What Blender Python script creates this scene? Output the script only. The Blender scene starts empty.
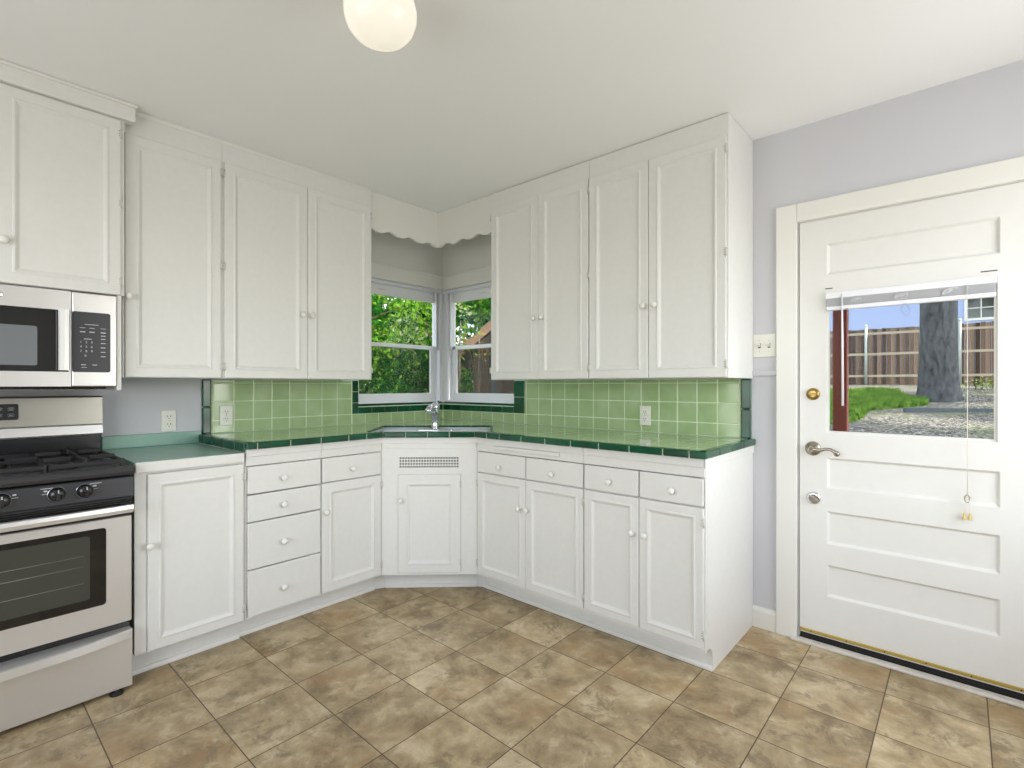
import bpy, bmesh, math, random
import numpy as np
from mathutils import Matrix, Vector

R = math.radians
SC = bpy.context.scene
COL = SC.collection
rnd = random.Random(7)

# ------------------------------------------------------------------ colour + materials
def lin(c):
    return c / 12.92 if c <= 0.04045 else ((c + 0.055) / 1.055) ** 2.4
def rgb(r, g, b):
    return (lin(r / 255), lin(g / 255), lin(b / 255), 1.0)

class NT:
    """small node-tree helper"""
    def __init__(self, name):
        self.m = bpy.data.materials.new(name); self.m.use_nodes = True
        self.t = self.m.node_tree; self.n = self.t.nodes; self.l = self.t.links
        self.b = self.n.get('Principled BSDF'); self.out = self.n.get('Material Output')
    def add(self, kind, **kw):
        n = self.n.new(kind)
        for k, v in kw.items(): setattr(n, k, v)
        return n
    def link(self, a, b): self.l.new(a, b)
    def math(self, op, a, b=None, c=None):
        n = self.add('ShaderNodeMath', operation=op)
        for i, v in enumerate((a, b, c)):
            if v is None: continue
            if isinstance(v, (int, float)): n.inputs[i].default_value = v
            else: self.link(v, n.inputs[i])
        return n.outputs[0]
    def mix(self, fac, a, b, blend='MIX'):
        n = self.add('ShaderNodeMix', data_type='RGBA', blend_type=blend)
        for i, v in ((0, fac), (6, a), (7, b)):
            if isinstance(v, (int, float)): n.inputs[i].default_value = v
            elif isinstance(v, tuple): n.inputs[i].default_value = v
            else: self.link(v, n.inputs[i])
        return n.outputs[2]
    def ramp(self, fac, stops):
        n = self.add('ShaderNodeValToRGB'); e = n.color_ramp.elements
        e[0].position, e[0].color = stops[0]; e[1].position, e[1].color = stops[-1]
        for p, c in stops[1:-1]:
            x = e.new(p); x.color = c
        self.link(fac, n.inputs[0]); return n.outputs[0]
    def noise(self, vec, scale, detail=4, rough=.55, dist=0.0):
        n = self.add('ShaderNodeTexNoise'); n.inputs['Scale'].default_value = scale
        n.inputs['Detail'].default_value = detail; n.inputs['Roughness'].default_value = rough
        n.inputs['Distortion'].default_value = dist
        if vec is not None: self.link(vec, n.inputs['Vector'])
        return n.outputs[0]
    def pos(self): return self.add('ShaderNodeNewGeometry').outputs['Position']
    def bump(self, h, strength=.2, dist=.01):
        n = self.add('ShaderNodeBump'); n.inputs['Strength'].default_value = strength
        n.inputs['Distance'].default_value = dist
        self.link(h, n.inputs['Height']); self.link(n.outputs[0], self.b.inputs['Normal'])

def plain(name, col, rough=.5, metal=0., spec=.5, bump=0., bscale=60., var=0., coat=0.):
    k = NT(name); b = k.b
    b.inputs['Base Color'].default_value = col
    b.inputs['Roughness'].default_value = rough
    b.inputs['Metallic'].default_value = metal
    b.inputs['Specular IOR Level'].default_value = spec
    b.inputs['Coat Weight'].default_value = coat
    if bump or var:
        nz = k.noise(k.pos(), bscale, 4)
        if bump: k.bump(nz, bump, .002)
        if var:
            d = tuple(c * (1 - var) for c in col[:3]) + (1,)
            u = tuple(min(1, c * (1 + var)) for c in col[:3]) + (1,)
            k.link(k.ramp(nz, [(.3, d), (.7, u)]), b.inputs['Base Color'])
    return k.m

M = {}
M['cab'] = plain('cabinet_white_paint', rgb(228, 227, 221), .42, bump=.025, bscale=35, var=.015)
M['cab_in'] = plain('cabinet_inside', rgb(120, 112, 98), .8)
M['apron'] = M['cab']
M['ceil'] = plain('ceiling_paint', rgb(246, 245, 243), .85, bump=.05, bscale=25)
M['wall'] = plain('lavender_grey_wall_paint', rgb(206, 205, 208), .7, bump=.06, bscale=45)
M['trim'] = plain('white_trim_paint', rgb(230, 228, 220), .4, bump=.04, bscale=30)
M['door'] = plain('white_door_paint', rgb(226, 224, 218), .38, bump=.03, bscale=22, var=.012)
M['vinyl'] = plain('white_window_frame', rgb(232, 232, 234), .35)
M['porcelain'] = plain('white_porcelain', rgb(232, 230, 222), .18, coat=.4)
M['plate'] = plain('ivory_plastic', rgb(232, 230, 218), .35)
M['slot'] = plain('dark_slot', rgb(40, 38, 36), .7)
M['hinge'] = plain('painted_hinge', rgb(205, 200, 188), .45)
M['grout'] = plain('pale_green_grout', rgb(214, 226, 190), .8)
M['laminate'] = plain('seafoam_laminate', rgb(132, 170, 152), .3, var=.04, bscale=90)
M['chrome'] = plain('chrome', rgb(225, 225, 228), .1, metal=1)
M['nickel'] = plain('satin_nickel', rgb(166, 158, 144), .27, metal=1)
M['brass'] = plain('brass', rgb(168, 142, 84), .28, metal=1)
M['brassy_strip'] = plain('dull_brass', rgb(190, 168, 92), .4, metal=.7)
M['blk'] = plain('black_enamel', rgb(30, 30, 31), .22, coat=.2)
M['blkpanel'] = plain('charcoal_panel', rgb(52, 52, 54), .35)
M['iron'] = plain('cast_iron', rgb(30, 29, 29), .55, bump=.3, bscale=200)
M['rubber'] = plain('black_rubber', rgb(22, 21, 20), .7)
M['mwwin'] = plain('smoked_window', rgb(118, 121, 124), .3)
M['ovwin'] = plain('oven_inner_glass', rgb(62, 64, 58), .12, coat=.5)
M['ovglass'] = plain('black_oven_glass', rgb(22, 22, 22), .08, coat=.5)
M['rackwire'] = plain('oven_rack_wire', rgb(150, 150, 142), .4, metal=.6)
M['mark'] = plain('printed_marking', rgb(205, 205, 205), .5)
M['sinksteel'] = plain('sink_enamel', rgb(214, 220, 220), .15, coat=.5)
M['cord'] = plain('white_cord', rgb(220, 214, 200), .7)
M['tassel'] = plain('tassel_plastic', rgb(214, 190, 120), .4)
M['postpaint'] = plain('red_brown_post_paint', rgb(112, 38, 13), .7, var=.08, bscale=8)
M['galv'] = plain('galvanised_pipe', rgb(190, 196, 188), .5, metal=.3)
M['siding'] = plain('pale_blue_siding', rgb(168, 182, 218), .75)
M['roof'] = plain('brown_shingle', rgb(112, 88, 66), .9, bump=.4, bscale=30, var=.2)
M['eave'] = plain('roof_board', rgb(196, 190, 178), .8)
M['black_gap'] = plain('door_gap_painted_shade', rgb(24, 22, 20), .8)  # near-black painted in for the shaded gap under the door
M['sill'] = plain('worn_white_threshold', rgb(212, 206, 196), .6, var=.12, bscale=25)
M['timber'] = plain('weathered_timber', rgb(86, 92, 92), .9, bump=.4, bscale=20, var=.2)
M['paverconcrete'] = plain('porch_concrete', rgb(160, 155, 146), .9, var=.1, bscale=6)

def mk_steel():
    k = NT('brushed_stainless'); b = k.b
    b.inputs['Base Color'].default_value = rgb(224, 221, 216)
    b.inputs['Metallic'].default_value = .68; b.inputs['Roughness'].default_value = .33
    mp = k.add('ShaderNodeMapping'); mp.inputs['Scale'].default_value = (3, 3, 400)
    k.link(k.pos(), mp.inputs[0])
    nz = k.noise(mp.outputs[0], 1.0, 3)
    k.bump(nz, .05, .001)
    k.link(k.math('MULTIPLY_ADD', nz, .15, .27), b.inputs['Roughness'])
    return k.m
M['steel'] = mk_steel()
M['dimsteel'] = plain('steel_painted_dim_reflection', rgb(160, 156, 145), .36, metal=.9)  # steel copy darkened by colour for the backguard panel's dim reflection
M['highlitsteel'] = plain('steel_pull_painted_highlight', rgb(226, 225, 220), .28, metal=.6)  # lighter steel copy, highlight put into the drawer pull's colour

def mk_tile(name, c0, c1, rough=.09, coat=.3):
    """glazed wall tile: colour wanders slowly from tile to tile"""
    k = NT(name); b = k.b
    nz = k.noise(k.pos(), 7.0, 2)
    k.link(k.ramp(nz, [(.3, c0), (.7, c1)]), b.inputs['Base Color'])
    b.inputs['Roughness'].default_value = rough
    b.inputs['Coat Weight'].default_value = coat; b.inputs['Coat Roughness'].default_value = .03
    k.bump(k.noise(k.pos(), 22.0, 2), .06, .004)
    return k.m
M['tile'] = mk_tile('sage_green_tile', rgb(154, 178, 124), rgb(172, 192, 146))
M['dktile'] = mk_tile('forest_green_tile', rgb(0, 58, 34), rgb(4, 84, 54), .16, 0.)

def mk_counter():
    k = NT('sage_green_counter_tile'); b = k.b
    tc = k.add('ShaderNodeTexCoord'); sp = k.add('ShaderNodeSeparateXYZ'); k.link(tc.outputs['Object'], sp.inputs[0])
    P = .1105; g = []
    for o in (sp.outputs[0], sp.outputs[1]):
        f = k.math('FRACT', k.math('DIVIDE', k.math('ADD', o, 5.0), P))
        d = k.math('ABSOLUTE', k.math('SUBTRACT', f, .5))
        g.append(d)
    mx = k.math('MAXIMUM', g[0], g[1])
    line = k.math('GREATER_THAN', mx, .486)
    nz = k.noise(k.pos(), 7.0, 2)
    base = k.ramp(nz, [(.3, rgb(156, 184, 134)), (.7, rgb(174, 198, 154))])
    k.link(k.mix(line, base, rgb(180, 202, 160)), b.inputs['Base Color'])
    k.link(k.math('MULTIPLY_ADD', line, .5, .08), b.inputs['Roughness'])
    b.inputs['Coat Weight'].default_value = .3
    sm = k.add('ShaderNodeMapRange'); sm.inputs[1].default_value = .455; sm.inputs[2].default_value = .495
    sm.inputs[3].default_value = 1.0; sm.inputs[4].default_value = 0.0
    k.link(mx, sm.inputs[0]); k.bump(sm.outputs[0], .35, .0015)
    return k.m
M['counter'] = mk_counter()

def mk_floor():
    k = NT('stone_look_vinyl_tile'); b = k.b
    T = .3053; OX, OY = .858, -1.7985
    sp = k.add('ShaderNodeSeparateXYZ'); p = k.pos(); k.link(p, sp.inputs[0])
    u = k.math('DIVIDE', k.math('SUBTRACT', sp.outputs[0], OX), T)
    v = k.math('DIVIDE', k.math('SUBTRACT', sp.outputs[1], OY), T)
    du = k.math('ABSOLUTE', k.math('SUBTRACT', k.math('FRACT', u), .5))
    dv = k.math('ABSOLUTE', k.math('SUBTRACT', k.math('FRACT', v), .5))
    line = k.math('GREATER_THAN', k.math('MAXIMUM', du, dv), .4935)
    cell = k.add('ShaderNodeCombineXYZ'); k.link(k.math('FLOOR', u), cell.inputs[0]); k.link(k.math('FLOOR', v), cell.inputs[1])
    wn = k.add('ShaderNodeTexWhiteNoise', noise_dimensions='3D'); k.link(cell.outputs[0], wn.inputs[0])
    off = k.add('ShaderNodeVectorMath', operation='SCALE'); k.link(wn.outputs['Color'], off.inputs[0]); off.inputs['Scale'].default_value = 40.0
    add = k.add('ShaderNodeVectorMath', operation='ADD'); k.link(p, add.inputs[0]); k.link(off.outputs[0], add.inputs[1])
    q = add.outputs[0]
    n0 = k.noise(q, 2.2, 2, .5)
    n1 = k.noise(q, 6.5, 10, .68, .35)
    f1 = k.math('ADD', k.math('MULTIPLY', n1, .7), k.math('MULTIPLY', n0, .3))
    base = k.ramp(f1, [(.37, rgb(128, 110, 80)), (.45, rgb(160, 141, 107)), (.53, rgb(182, 163, 127)), (.63, rgb(208, 192, 160))])
    n5 = k.noise(q, 3.1, 4, .6, .2)
    warm = k.ramp(n5, [(.50, (0, 0, 0, 1)), (.64, (1, 1, 1, 1))])
    base = k.mix(k.math('MULTIPLY', warm, .5), base, rgb(160, 126, 84))
    n2 = k.noise(q, 10.0, 12, .78, .6)
    dark = k.ramp(n2, [(.50, (0, 0, 0, 1)), (.56, (1, 1, 1, 1))])
    n3 = k.noise(q, 4.2, 6, .62, .3)
    gate = k.ramp(n3, [(.50, (0, 0, 0, 1)), (.56, (1, 1, 1, 1))])
    c = k.mix(k.math('MULTIPLY', k.math('MULTIPLY', dark, gate), .66), base, rgb(120, 105, 80))
    n4 = k.noise(q, 13.0, 12, .78, .5)
    lt = k.ramp(n4, [(.55, (0, 0, 0, 1)), (.66, (1, 1, 1, 1))])
    c = k.mix(k.math('MULTIPLY', lt, .45), c, rgb(218, 204, 174))
    # per-tile tone
    tone = k.add('ShaderNodeHueSaturation'); k.link(c, tone.inputs['Color'])
    k.link(k.math('MULTIPLY_ADD', wn.outputs['Value'], .2, .9), tone.inputs['Value'])
    k.link(k.mix(line, tone.outputs[0], rgb(78, 62, 40)), b.inputs['Base Color'])
    b.inputs['Roughness'].default_value = .36
    k.link(k.math('MULTIPLY_ADD', n4, .25, .28), b.inputs['Roughness'])
    b.inputs['Specular IOR Level'].default_value = .4
    hb = k.math('SUBTRACT', k.math('MULTIPLY', n2, .4), line)
    k.bump(hb, .25, .002)
    return k.m
M['floor'] = mk_floor()

def mk_glass(name, tint=(1, 1, 1, 1), refl=.05):
    k = NT(name); k.n.remove(k.b)
    tr = k.add('ShaderNodeBsdfTransparent'); tr.inputs[0].default_value = tint
    gl = k.add('ShaderNodeBsdfGlossy'); gl.inputs['Roughness'].default_value = .02
    fr = k.add('ShaderNodeFresnel'); fr.inputs[0].default_value = 1.12
    mx = k.add('ShaderNodeMixShader'); k.link(fr.outputs[0], mx.inputs[0])
    k.link(tr.outputs[0], mx.inputs[1]); k.link(gl.outputs[0], mx.inputs[2]); k.link(mx.outputs[0], k.out.inputs[0])
    return k.m
M['glass'] = mk_glass('window_glass', (.97, .985, .975, 1))
def mk_screen():
    k = NT('insect_screen_mesh'); k.n.remove(k.b)
    tr = k.add('ShaderNodeBsdfTransparent'); tr.inputs[0].default_value = (1, 1, 1, 1)
    df = k.add('ShaderNodeBsdfDiffuse'); df.inputs[0].default_value = rgb(70, 74, 70)
    mx = k.add('ShaderNodeMixShader'); mx.inputs[0].default_value = .3
    k.link(tr.outputs[0], mx.inputs[1]); k.link(df.outputs[0], mx.inputs[2]); k.link(mx.outputs[0], k.out.inputs[0])
    return k.m
M['screen'] = mk_screen()

def mk_globe():
    k = NT('lit_opal_glass'); b = k.b
    b.inputs['Base Color'].default_value = rgb(214, 210, 198); b.inputs['Roughness'].default_value = .2
    b.inputs['Emission Color'].default_value = rgb(255, 246, 226); b.inputs['Emission Strength'].default_value = .5
    return k.m
M['globe'] = mk_globe()

def mk_leaf(name, c0, c1, tr=.45):
    k = NT(name); k.n.remove(k.b)
    nz = k.noise(k.pos(), 2.5, 3)
    oi = k.add('ShaderNodeTexWhiteNoise', noise_dimensions='3D')
    sn = k.add('ShaderNodeVectorMath', operation='SNAP'); k.link(k.pos(), sn.inputs[0]); sn.inputs[1].default_value = (.12, .12, .12)
    k.link(sn.outputs[0], oi.inputs[0])
    f = k.math('ADD', k.math('MULTIPLY', nz, .6), k.math('MULTIPLY', oi.outputs[0], .4))
    c = k.ramp(f, [(.3, c0), (.7, c1)])
    d = k.add('ShaderNodeBsdfDiffuse'); t = k.add('ShaderNodeBsdfTranslucent')
    k.link(c, d.inputs[0]); k.link(c, t.inputs[0])
    mx = k.add('ShaderNodeMixShader'); mx.inputs[0].default_value = tr
    k.link(d.outputs[0], mx.inputs[1]); k.link(t.outputs[0], mx.inputs[2]); k.link(mx.outputs[0], k.out.inputs[0])
    return k.m
M['leaf'] = mk_leaf('tree_leaf_green', rgb(26, 80, 18), rgb(150, 194, 66))
M['leafd'] = mk_leaf('shrub_leaf_green', rgb(12, 62, 22), rgb(70, 140, 52))
M['leafy'] = mk_leaf('pale_leaf', rgb(150, 170, 100), rgb(214, 214, 170))
M['leafbrown'] = mk_leaf('browning_leaf', rgb(120, 86, 30), rgb(180, 150, 70))
M['oakleaf'] = mk_leaf('oak_leaf', rgb(50, 92, 36), rgb(90, 130, 54))
M['grass'] = mk_leaf('lawn_grass', rgb(58, 104, 28), rgb(140, 172, 70), .3)

def mk_bark(name, c0, c1, sc=7):
    k = NT(name); b = k.b
    mp = k.add('ShaderNodeMapping'); mp.inputs['Scale'].default_value = (sc, sc, sc * .3); k.link(k.pos(), mp.inputs[0])
    n = k.noise(mp.outputs[0], 1.0, 8, .7, .6)
    k.link(k.ramp(n, [(.36, c0), (.62, c1)]), b.inputs['Base Color']); b.inputs['Roughness'].default_value = .95
    k.bump(n, .9, .06); return k.m
M['bark'] = mk_bark('grey_oak_bark', rgb(20, 21, 24), rgb(104, 104, 106), 13)
M['bark2'] = mk_bark('brown_bark', rgb(70, 56, 42), rgb(124, 108, 88))

def mk_planks(name, c0, c1, width, axis=0, grain=12):
    """vertical boards: each board its own tone, dark joints"""
    k = NT(name); b = k.b
    tc = k.add('ShaderNodeTexCoord'); sp = k.add('ShaderNodeSeparateXYZ'); k.link(tc.outputs['Object'], sp.inputs[0])
    u = k.math('DIVIDE', sp.outputs[axis], width)
    fl = k.math('FLOOR', u)
    wn = k.add('ShaderNodeTexWhiteNoise', noise_dimensions='1D'); k.link(fl, wn.inputs['W'])
    d = k.math('ABSOLUTE', k.math('SUBTRACT', k.math('FRACT', u), .5))
    line = k.math('GREATER_THAN', d, .455)
    mp = k.add('ShaderNodeMapping'); mp.inputs['Scale'].default_value = (grain, grain, grain * .12); k.link(tc.outputs['Object'], mp.inputs[0])
    n = k.noise(mp.outputs[0], 1.0, 5, .6)
    f = k.math('ADD', k.math('MULTIPLY', wn.outputs[0], .6), k.math('MULTIPLY', n, .4))
    c = k.ramp(f, [(.2, c0), (.75, c1)])
    k.link(k.mix(line, c, rgb(60, 48, 38)), b.inputs['Base Color']); b.inputs['Roughness'].default_value = .9
    return k.m
M['fence'] = mk_planks('weathered_fence_boards', rgb(74, 54, 40), rgb(150, 122, 98), .145)
M['rail'] = plain('fence_rail_wood', rgb(196, 178, 154), .9, var=.1, bscale=6)
M['shed'] = mk_planks('dark_brown_boards', rgb(70, 56, 44), rgb(104, 88, 72), .2)
M['rake'] = plain('brown_rake_board', rgb(128, 98, 70), .85, var=.1)

def mk_ground():
    k = NT('leaf_litter_ground'); b = k.b
    p = k.pos()
    n1 = k.noise(p, 1.1, 6, .65); n2 = k.noise(p, 16.0, 5, .75)
    c = k.ramp(n2, [(.40, rgb(34, 31, 27)), (.5, rgb(92, 85, 74)), (.60, rgb(196, 188, 172))])
    g = k.ramp(n1, [(.5, (0, 0, 0, 1)), (.66, (1, 1, 1, 1))])
    k.link(k.mix(k.math('MULTIPLY', g, .55), c, rgb(126, 140, 74)), b.inputs['Base Color'])
    b.inputs['Roughness'].default_value = 1.0
    k.bump(n2, .8, .08)
    return k.m
M['ground'] = mk_ground()

# ------------------------------------------------------------------ mesh builder
class MB:
    def __init__(self):
        self.bm = bmesh.new(); self.mats = []
    def mi(self, mat):
        if mat not in self.mats: self.mats.append(mat)
        return self.mats.index(mat)
    def face(self, vs, mi=0, smooth=False):
        try: f = self.bm.faces.new(vs)
        except ValueError: return None
        f.material_index = mi; f.smooth = smooth; return f
    def box(self, a, b, mat, bevel=0., seg=2, mtx=None):
        mi = self.mi(mat)
        lo = [min(a[i], b[i]) for i in range(3)]; hi = [max(a[i], b[i]) for i in range(3)]
        t = bmesh.new(); bmesh.ops.create_cube(t, size=1.0)
        for v in t.verts:
            v.co = Vector([lo[i] if v.co[i] < 0 else hi[i] for i in range(3)])
        if bevel > 0:
            bevel = min(bevel, .49 * min(hi[i] - lo[i] for i in range(3)))
            bmesh.ops.bevel(t, geom=list(t.edges), offset=bevel, segments=seg, profile=.5, affect='EDGES')
        if mtx is not None: t.transform(mtx)
        for f in t.faces: f.material_index = mi
        me = bpy.data.meshes.new('tmp'); t.to_mesh(me); t.free(); self.bm.from_mesh(me); bpy.data.meshes.remove(me)
        return self
    def rings(self, rings, mat, cap0=True, cap1=True, smooth=False):
        mi = self.mi(mat)
        vs = [[self.bm.verts.new(p) for p in r] for r in rings]
        n = len(vs[0])
        for a, b in zip(vs[:-1], vs[1:]):
            for i in range(n):
                self.face((a[i], a[(i + 1) % n], b[(i + 1) % n], b[i]), mi, smooth)
        if cap0: self.face(list(reversed(vs[0])), mi)
        if cap1: self.face(vs[-1], mi)
        return self
    def lathe(self, prof, c, axis, mat, n=20, smooth=True, caps=True):
        """prof = [(radius, distance along axis)]"""
        ax = Vector(axis).normalized()
        u = ax.orthogonal().normalized(); w = ax.cross(u)
        rs = []
        for r, d in prof:
            o = Vector(c) + ax * d
            rs.append([o + (u * math.cos(2 * math.pi * i / n) + w * math.sin(2 * math.pi * i / n)) * max(r, 1e-5) for i in range(n)])
        return self.rings(rs, mat, caps, caps, smooth)
    def cyl(self, a, b, r, mat, n=12, r2=None):
        a = Vector(a); b = Vector(b); d = (b - a)
        return self.lathe([(r, 0), (r if r2 is None else r2, d.length)], a, d, mat, n)
    def tube(self, pts, r, mat, n=8, smooth=True):
        pts = [Vector(p) for p in pts]; rs = []
        rad = r if isinstance(r, (list, tuple)) else [r] * len(pts)
        t0 = (pts[1] - pts[0]).normalized(); u = t0.orthogonal().normalized()
        for i, p in enumerate(pts):
            t = ((pts[min(i + 1, len(pts) - 1)] - pts[max(i - 1, 0)])).normalized()
            u = (u - t * u.dot(t)).normalized(); w = t.cross(u)
            rs.append([p + (u * math.cos(2 * math.pi * k / n) + w * math.sin(2 * math.pi * k / n)) * rad[i] for k in range(n)])
        return self.rings(rs, mat, True, True, smooth)
    def grid(self, us, vs, solid, y0, y1, mat, plane='xz'):
        """plate with openings: cells (i,j) that are solid become a slab between y0 and y1"""
        mi = self.mi(mat)
        nu, nv = len(us) - 1, len(vs) - 1
        S = [[bool(solid(i, j)) for j in range(nv)] for i in range(nu)]
        cache = {}
        def P(i, j, y):
            key = (i, j, y)
            if key not in cache:
                a, b = us[i], vs[j]
                co = {'xz': (a, y, b), 'yz': (y, a, b), 'xy': (a, b, y)}[plane]
                cache[key] = self.bm.verts.new(co)
            return cache[key]
        for i in range(nu):
            for j in range(nv):
                if not S[i][j]: continue
                self.face((P(i, j, y0), P(i + 1, j, y0), P(i + 1, j + 1, y0), P(i, j + 1, y0)), mi)
                self.face((P(i, j + 1, y1), P(i + 1, j + 1, y1), P(i + 1, j, y1), P(i, j, y1)), mi)
                for (a, b, di, dj) in (((i, j), (i, j + 1), -1, 0), ((i + 1, j + 1), (i + 1, j), 1, 0), ((i + 1, j), (i, j), 0, -1), ((i, j + 1), (i + 1, j + 1), 0, 1)):
                    ii, jj = i + di, j + dj
                    if 0 <= ii < nu and 0 <= jj < nv and S[ii][jj]: continue
                    self.face((P(*a, y0), P(*b, y0), P(*b, y1), P(*a, y1)), mi)
        return self
    def plate(self, rect, holes, y0, y1, mat, plane='xz'):
        """rect and holes as (u0,u1,v0,v1)"""
        us = sorted({round(x, 5) for r in [rect] + holes for x in r[:2] if rect[0] - 1e-6 <= x <= rect[1] + 1e-6})
        vs = sorted({round(x, 5) for r in [rect] + holes for x in r[2:] if rect[2] - 1e-6 <= x <= rect[3] + 1e-6})
        def solid(i, j):
            a = (us[i] + us[i + 1]) / 2; b = (vs[j] + vs[j + 1]) / 2
            return not any(h[0] < a < h[1] and h[2] < b < h[3] for h in holes)
        return self.grid(us, vs, solid, y0, y1, mat, plane)
    def prism(self, poly, z0, z1, mat):
        mi = self.mi(mat)
        a = [self.bm.verts.new((p[0], p[1], z0)) for p in poly]; b = [self.bm.verts.new((p[0], p[1], z1)) for p in poly]
        n = len(poly)
        for i in range(n): self.face((a[i], a[(i + 1) % n], b[(i + 1) % n], b[i]), mi)
        self.face(list(reversed(a)), mi); self.face(b, mi); return self
    def xprism(self, poly, x0, x1, mat, smooth=False):
        """polygon in (y,z) pulled along x"""
        mi = self.mi(mat)
        a = [self.bm.verts.new((x0, p[0], p[1])) for p in poly]; b = [self.bm.verts.new((x1, p[0], p[1])) for p in poly]
        n = len(poly)
        for i in range(n): self.face((a[i], a[(i + 1) % n], b[(i + 1) % n], b[i]), mi, smooth)
        self.face(list(reversed(a)), mi); self.face(b, mi); return self
    def tile(self, u0, u1, z0, z1, yb, th, mat, gap=.0013, tilt=.0005):
        """one pillowed wall tile facing -y"""
        if u1 - u0 < .006 or z1 - z0 < .006: return self
        u0 += gap; u1 -= gap; z0 += gap; z1 -= gap
        ta, tb = rnd.uniform(-tilt, tilt), rnd.uniform(-tilt, tilt)
        def rg(ins, d):
            return [(u, yb - d + (ta * (1 if u > (u0 + u1) / 2 else -1) + tb * (1 if z > (z0 + z1) / 2 else -1) if d > th * .7 else 0), z)
                    for u, z in ((u0 + ins, z0 + ins), (u1 - ins, z0 + ins), (u1 - ins, z1 - ins), (u0 + ins, z1 - ins))]
        return self.rings([rg(0, 0), rg(0, th * .45), rg(.0008, th * .85), rg(.003, th)], mat, False, True)
    def build(self, name, parent=None, mtx=None, recalc=True):
        bm = self.bm
        if mtx is not None: bm.transform(mtx)
        if recalc: bmesh.ops.recalc_face_normals(bm, faces=list(bm.faces))
        me = bpy.data.meshes.new(name); bm.to_mesh(me); bm.free()
        for m in self.mats: me.materials.append(m)
        o = bpy.data.objects.new(name, me); COL.objects.link(o)
        if parent is not None: o.parent = parent
        return o

# ------------------------------------------------------------------ things, runs, tagging
RUN = {'W': Matrix.Identity(4), 'R': Matrix.Identity(4), 'L': Matrix.Rotation(R(90), 4, 'Z')}
_d0, _d1 = Vector((.658, -1.04, 0)), Vector((1.063, -.658, 0))
_ang = math.atan2(_d1.y - _d0.y, _d1.x - _d0.x)
RUN['D'] = Matrix.Translation(_d0) @ Matrix.Rotation(_ang, 4, 'Z')
DW = (_d1 - _d0).length

def tag(o, label=None, cat=None, group=None, kind=None):
    for k, v in (('label', label), ('category', cat), ('group', group), ('kind', kind)):
        if v: o[k] = v
    return o

class Thing:
    """Empty at the thing's base; parts are written in run coordinates"""
    def __init__(self, name, label, cat, run='W', base=(0, 0, 0), group=None):
        self.o = bpy.data.objects.new(name, None); self.o.empty_display_size = .1; COL.objects.link(self.o)
        self.o.matrix_world = RUN[run] @ Matrix.Translation(Vector(base))
        self.off = Matrix.Translation(-Vector(base)); tag(self.o, label, cat, group)
    def part(self, name, mb, parent=None, label=None, kind=None):
        ob = mb.build(name, parent if parent is not None else self.o, self.off)
        return tag(ob, label, None, None, kind)

def single(name, mb, label, cat, group=None, kind=None, run='W'):
    o = mb.build(name)
    if run != 'W': o.matrix_world = RUN[run]
    return tag(o, label, cat, group, kind)
def struct(name, mb, run='W', label=None):
    o = mb.build(name)
    if run != 'W': o.matrix_world = RUN[run]
    return tag(o, label, None, None, 'structure')

# ------------------------------------------------------------------ room shell
CZ = 2.495
struct('floor', MB().box((-.12, -4.1, -.12), (4.1, .12, 0), M['floor']))
struct('ceiling', MB().box((-.12, -4.1, CZ), (4.1, .12, CZ + .1), M['ceil']))
# wall_left: plane x=0, corner window opening y -.80..0.12
struct('wall_left', MB().plate((-4.1, .12, 0, CZ), [(-.80, .12, 1.085, 2.03)], -.12, 0, M['wall'], 'yz'))
struct('wall_right', MB().plate((0, 4.1, 0, CZ), [(0, .79, 1.085, 2.03), (2.626, 3.456, 0, 2.032)], 0, .12, M['wall'], 'xz'))
struct('wall_back', MB().plate((0, 4.0, 0, CZ), [(.9, 3.3, .55, 2.15)], -4.1, -4.0, M['wall'], 'xz'))  # unseen opening added to hold a daylight stand-in lamp
struct('wall_side', MB().plate((-4.1, 0, 0, CZ), [(-1.45, -.25, .75, 2.15)], 4.0, 4.1, M['wall'], 'yz'))  # unseen opening for an added lamp, set clear of the microwave's reflection
# white painted boards lining the niche above the corner window
struct('trim_1', MB().box((0, -.915, 2.135), (.006, 0, CZ), M['trim']).box((.006, -.006, 2.135), (.90, 0, CZ), M['trim']), label='white painted wall band above the corner window')
# head casing of the corner window
hb = MB()
hb.box((0, -.83, 2.02), (.018, 0, 2.135), M['trim'], .003).box((0, -.83, 2.122), (.026, 0, 2.138), M['trim'], .003)
hb.box((.018, -.018, 2.02), (.80, 0, 2.135), M['trim'], .003).box((.026, -.026, 2.122), (.80, 0, 2.138), M['trim'], .003)
struct('trim_2', hb, label='white head casing over the corner window')
# door casing
dc = MB()
dc.box((2.534, -.022, 0), (2.626, 0, 2.115), M['trim'], .004)
dc.box((3.456, -.022, 0), (3.548, 0, 2.115), M['trim'], .004)
dc.box((2.626, -.022, 2.026), (3.456, 0, 2.115), M['trim'], .004)
dc.box((2.615, 0, 0), (2.629, .12, 2.032), M['trim']).box((3.453, 0, 0), (3.467, .12, 2.032), M['trim']).box((2.629, 0, 2.024), (3.453, .12, 2.04), M['trim'])
dc.box((2.629, .046, 0), (2.641, .06, 2.024), M['trim']).box((3.441, .046, 0), (3.453, .06, 2.024), M['trim']).box((2.629, .046, 2.012), (3.453, .06, 2.024), M['trim'])
struct('trim_3', dc, label='white casing round the back door')
struct('trim_4', MB().xprism([(0, 1.281), (-.010, 1.283), (-.012, 1.306), (-.004, 1.310), (0, 1.310)], 2.42, 2.534, M['wall']), label='narrow wall moulding under the light switch')
struct('baseboard_right', MB().xprism([(0, 0), (-.014, 0), (-.014, .085), (-.010, .098), (0, .104)], 2.42, 2.534, M['trim']).xprism([(0, 0), (-.014, 0), (-.014, .085), (-.010, .098), (0, .104)], 3.548, 4.0, M['trim']))
th = MB()
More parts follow.
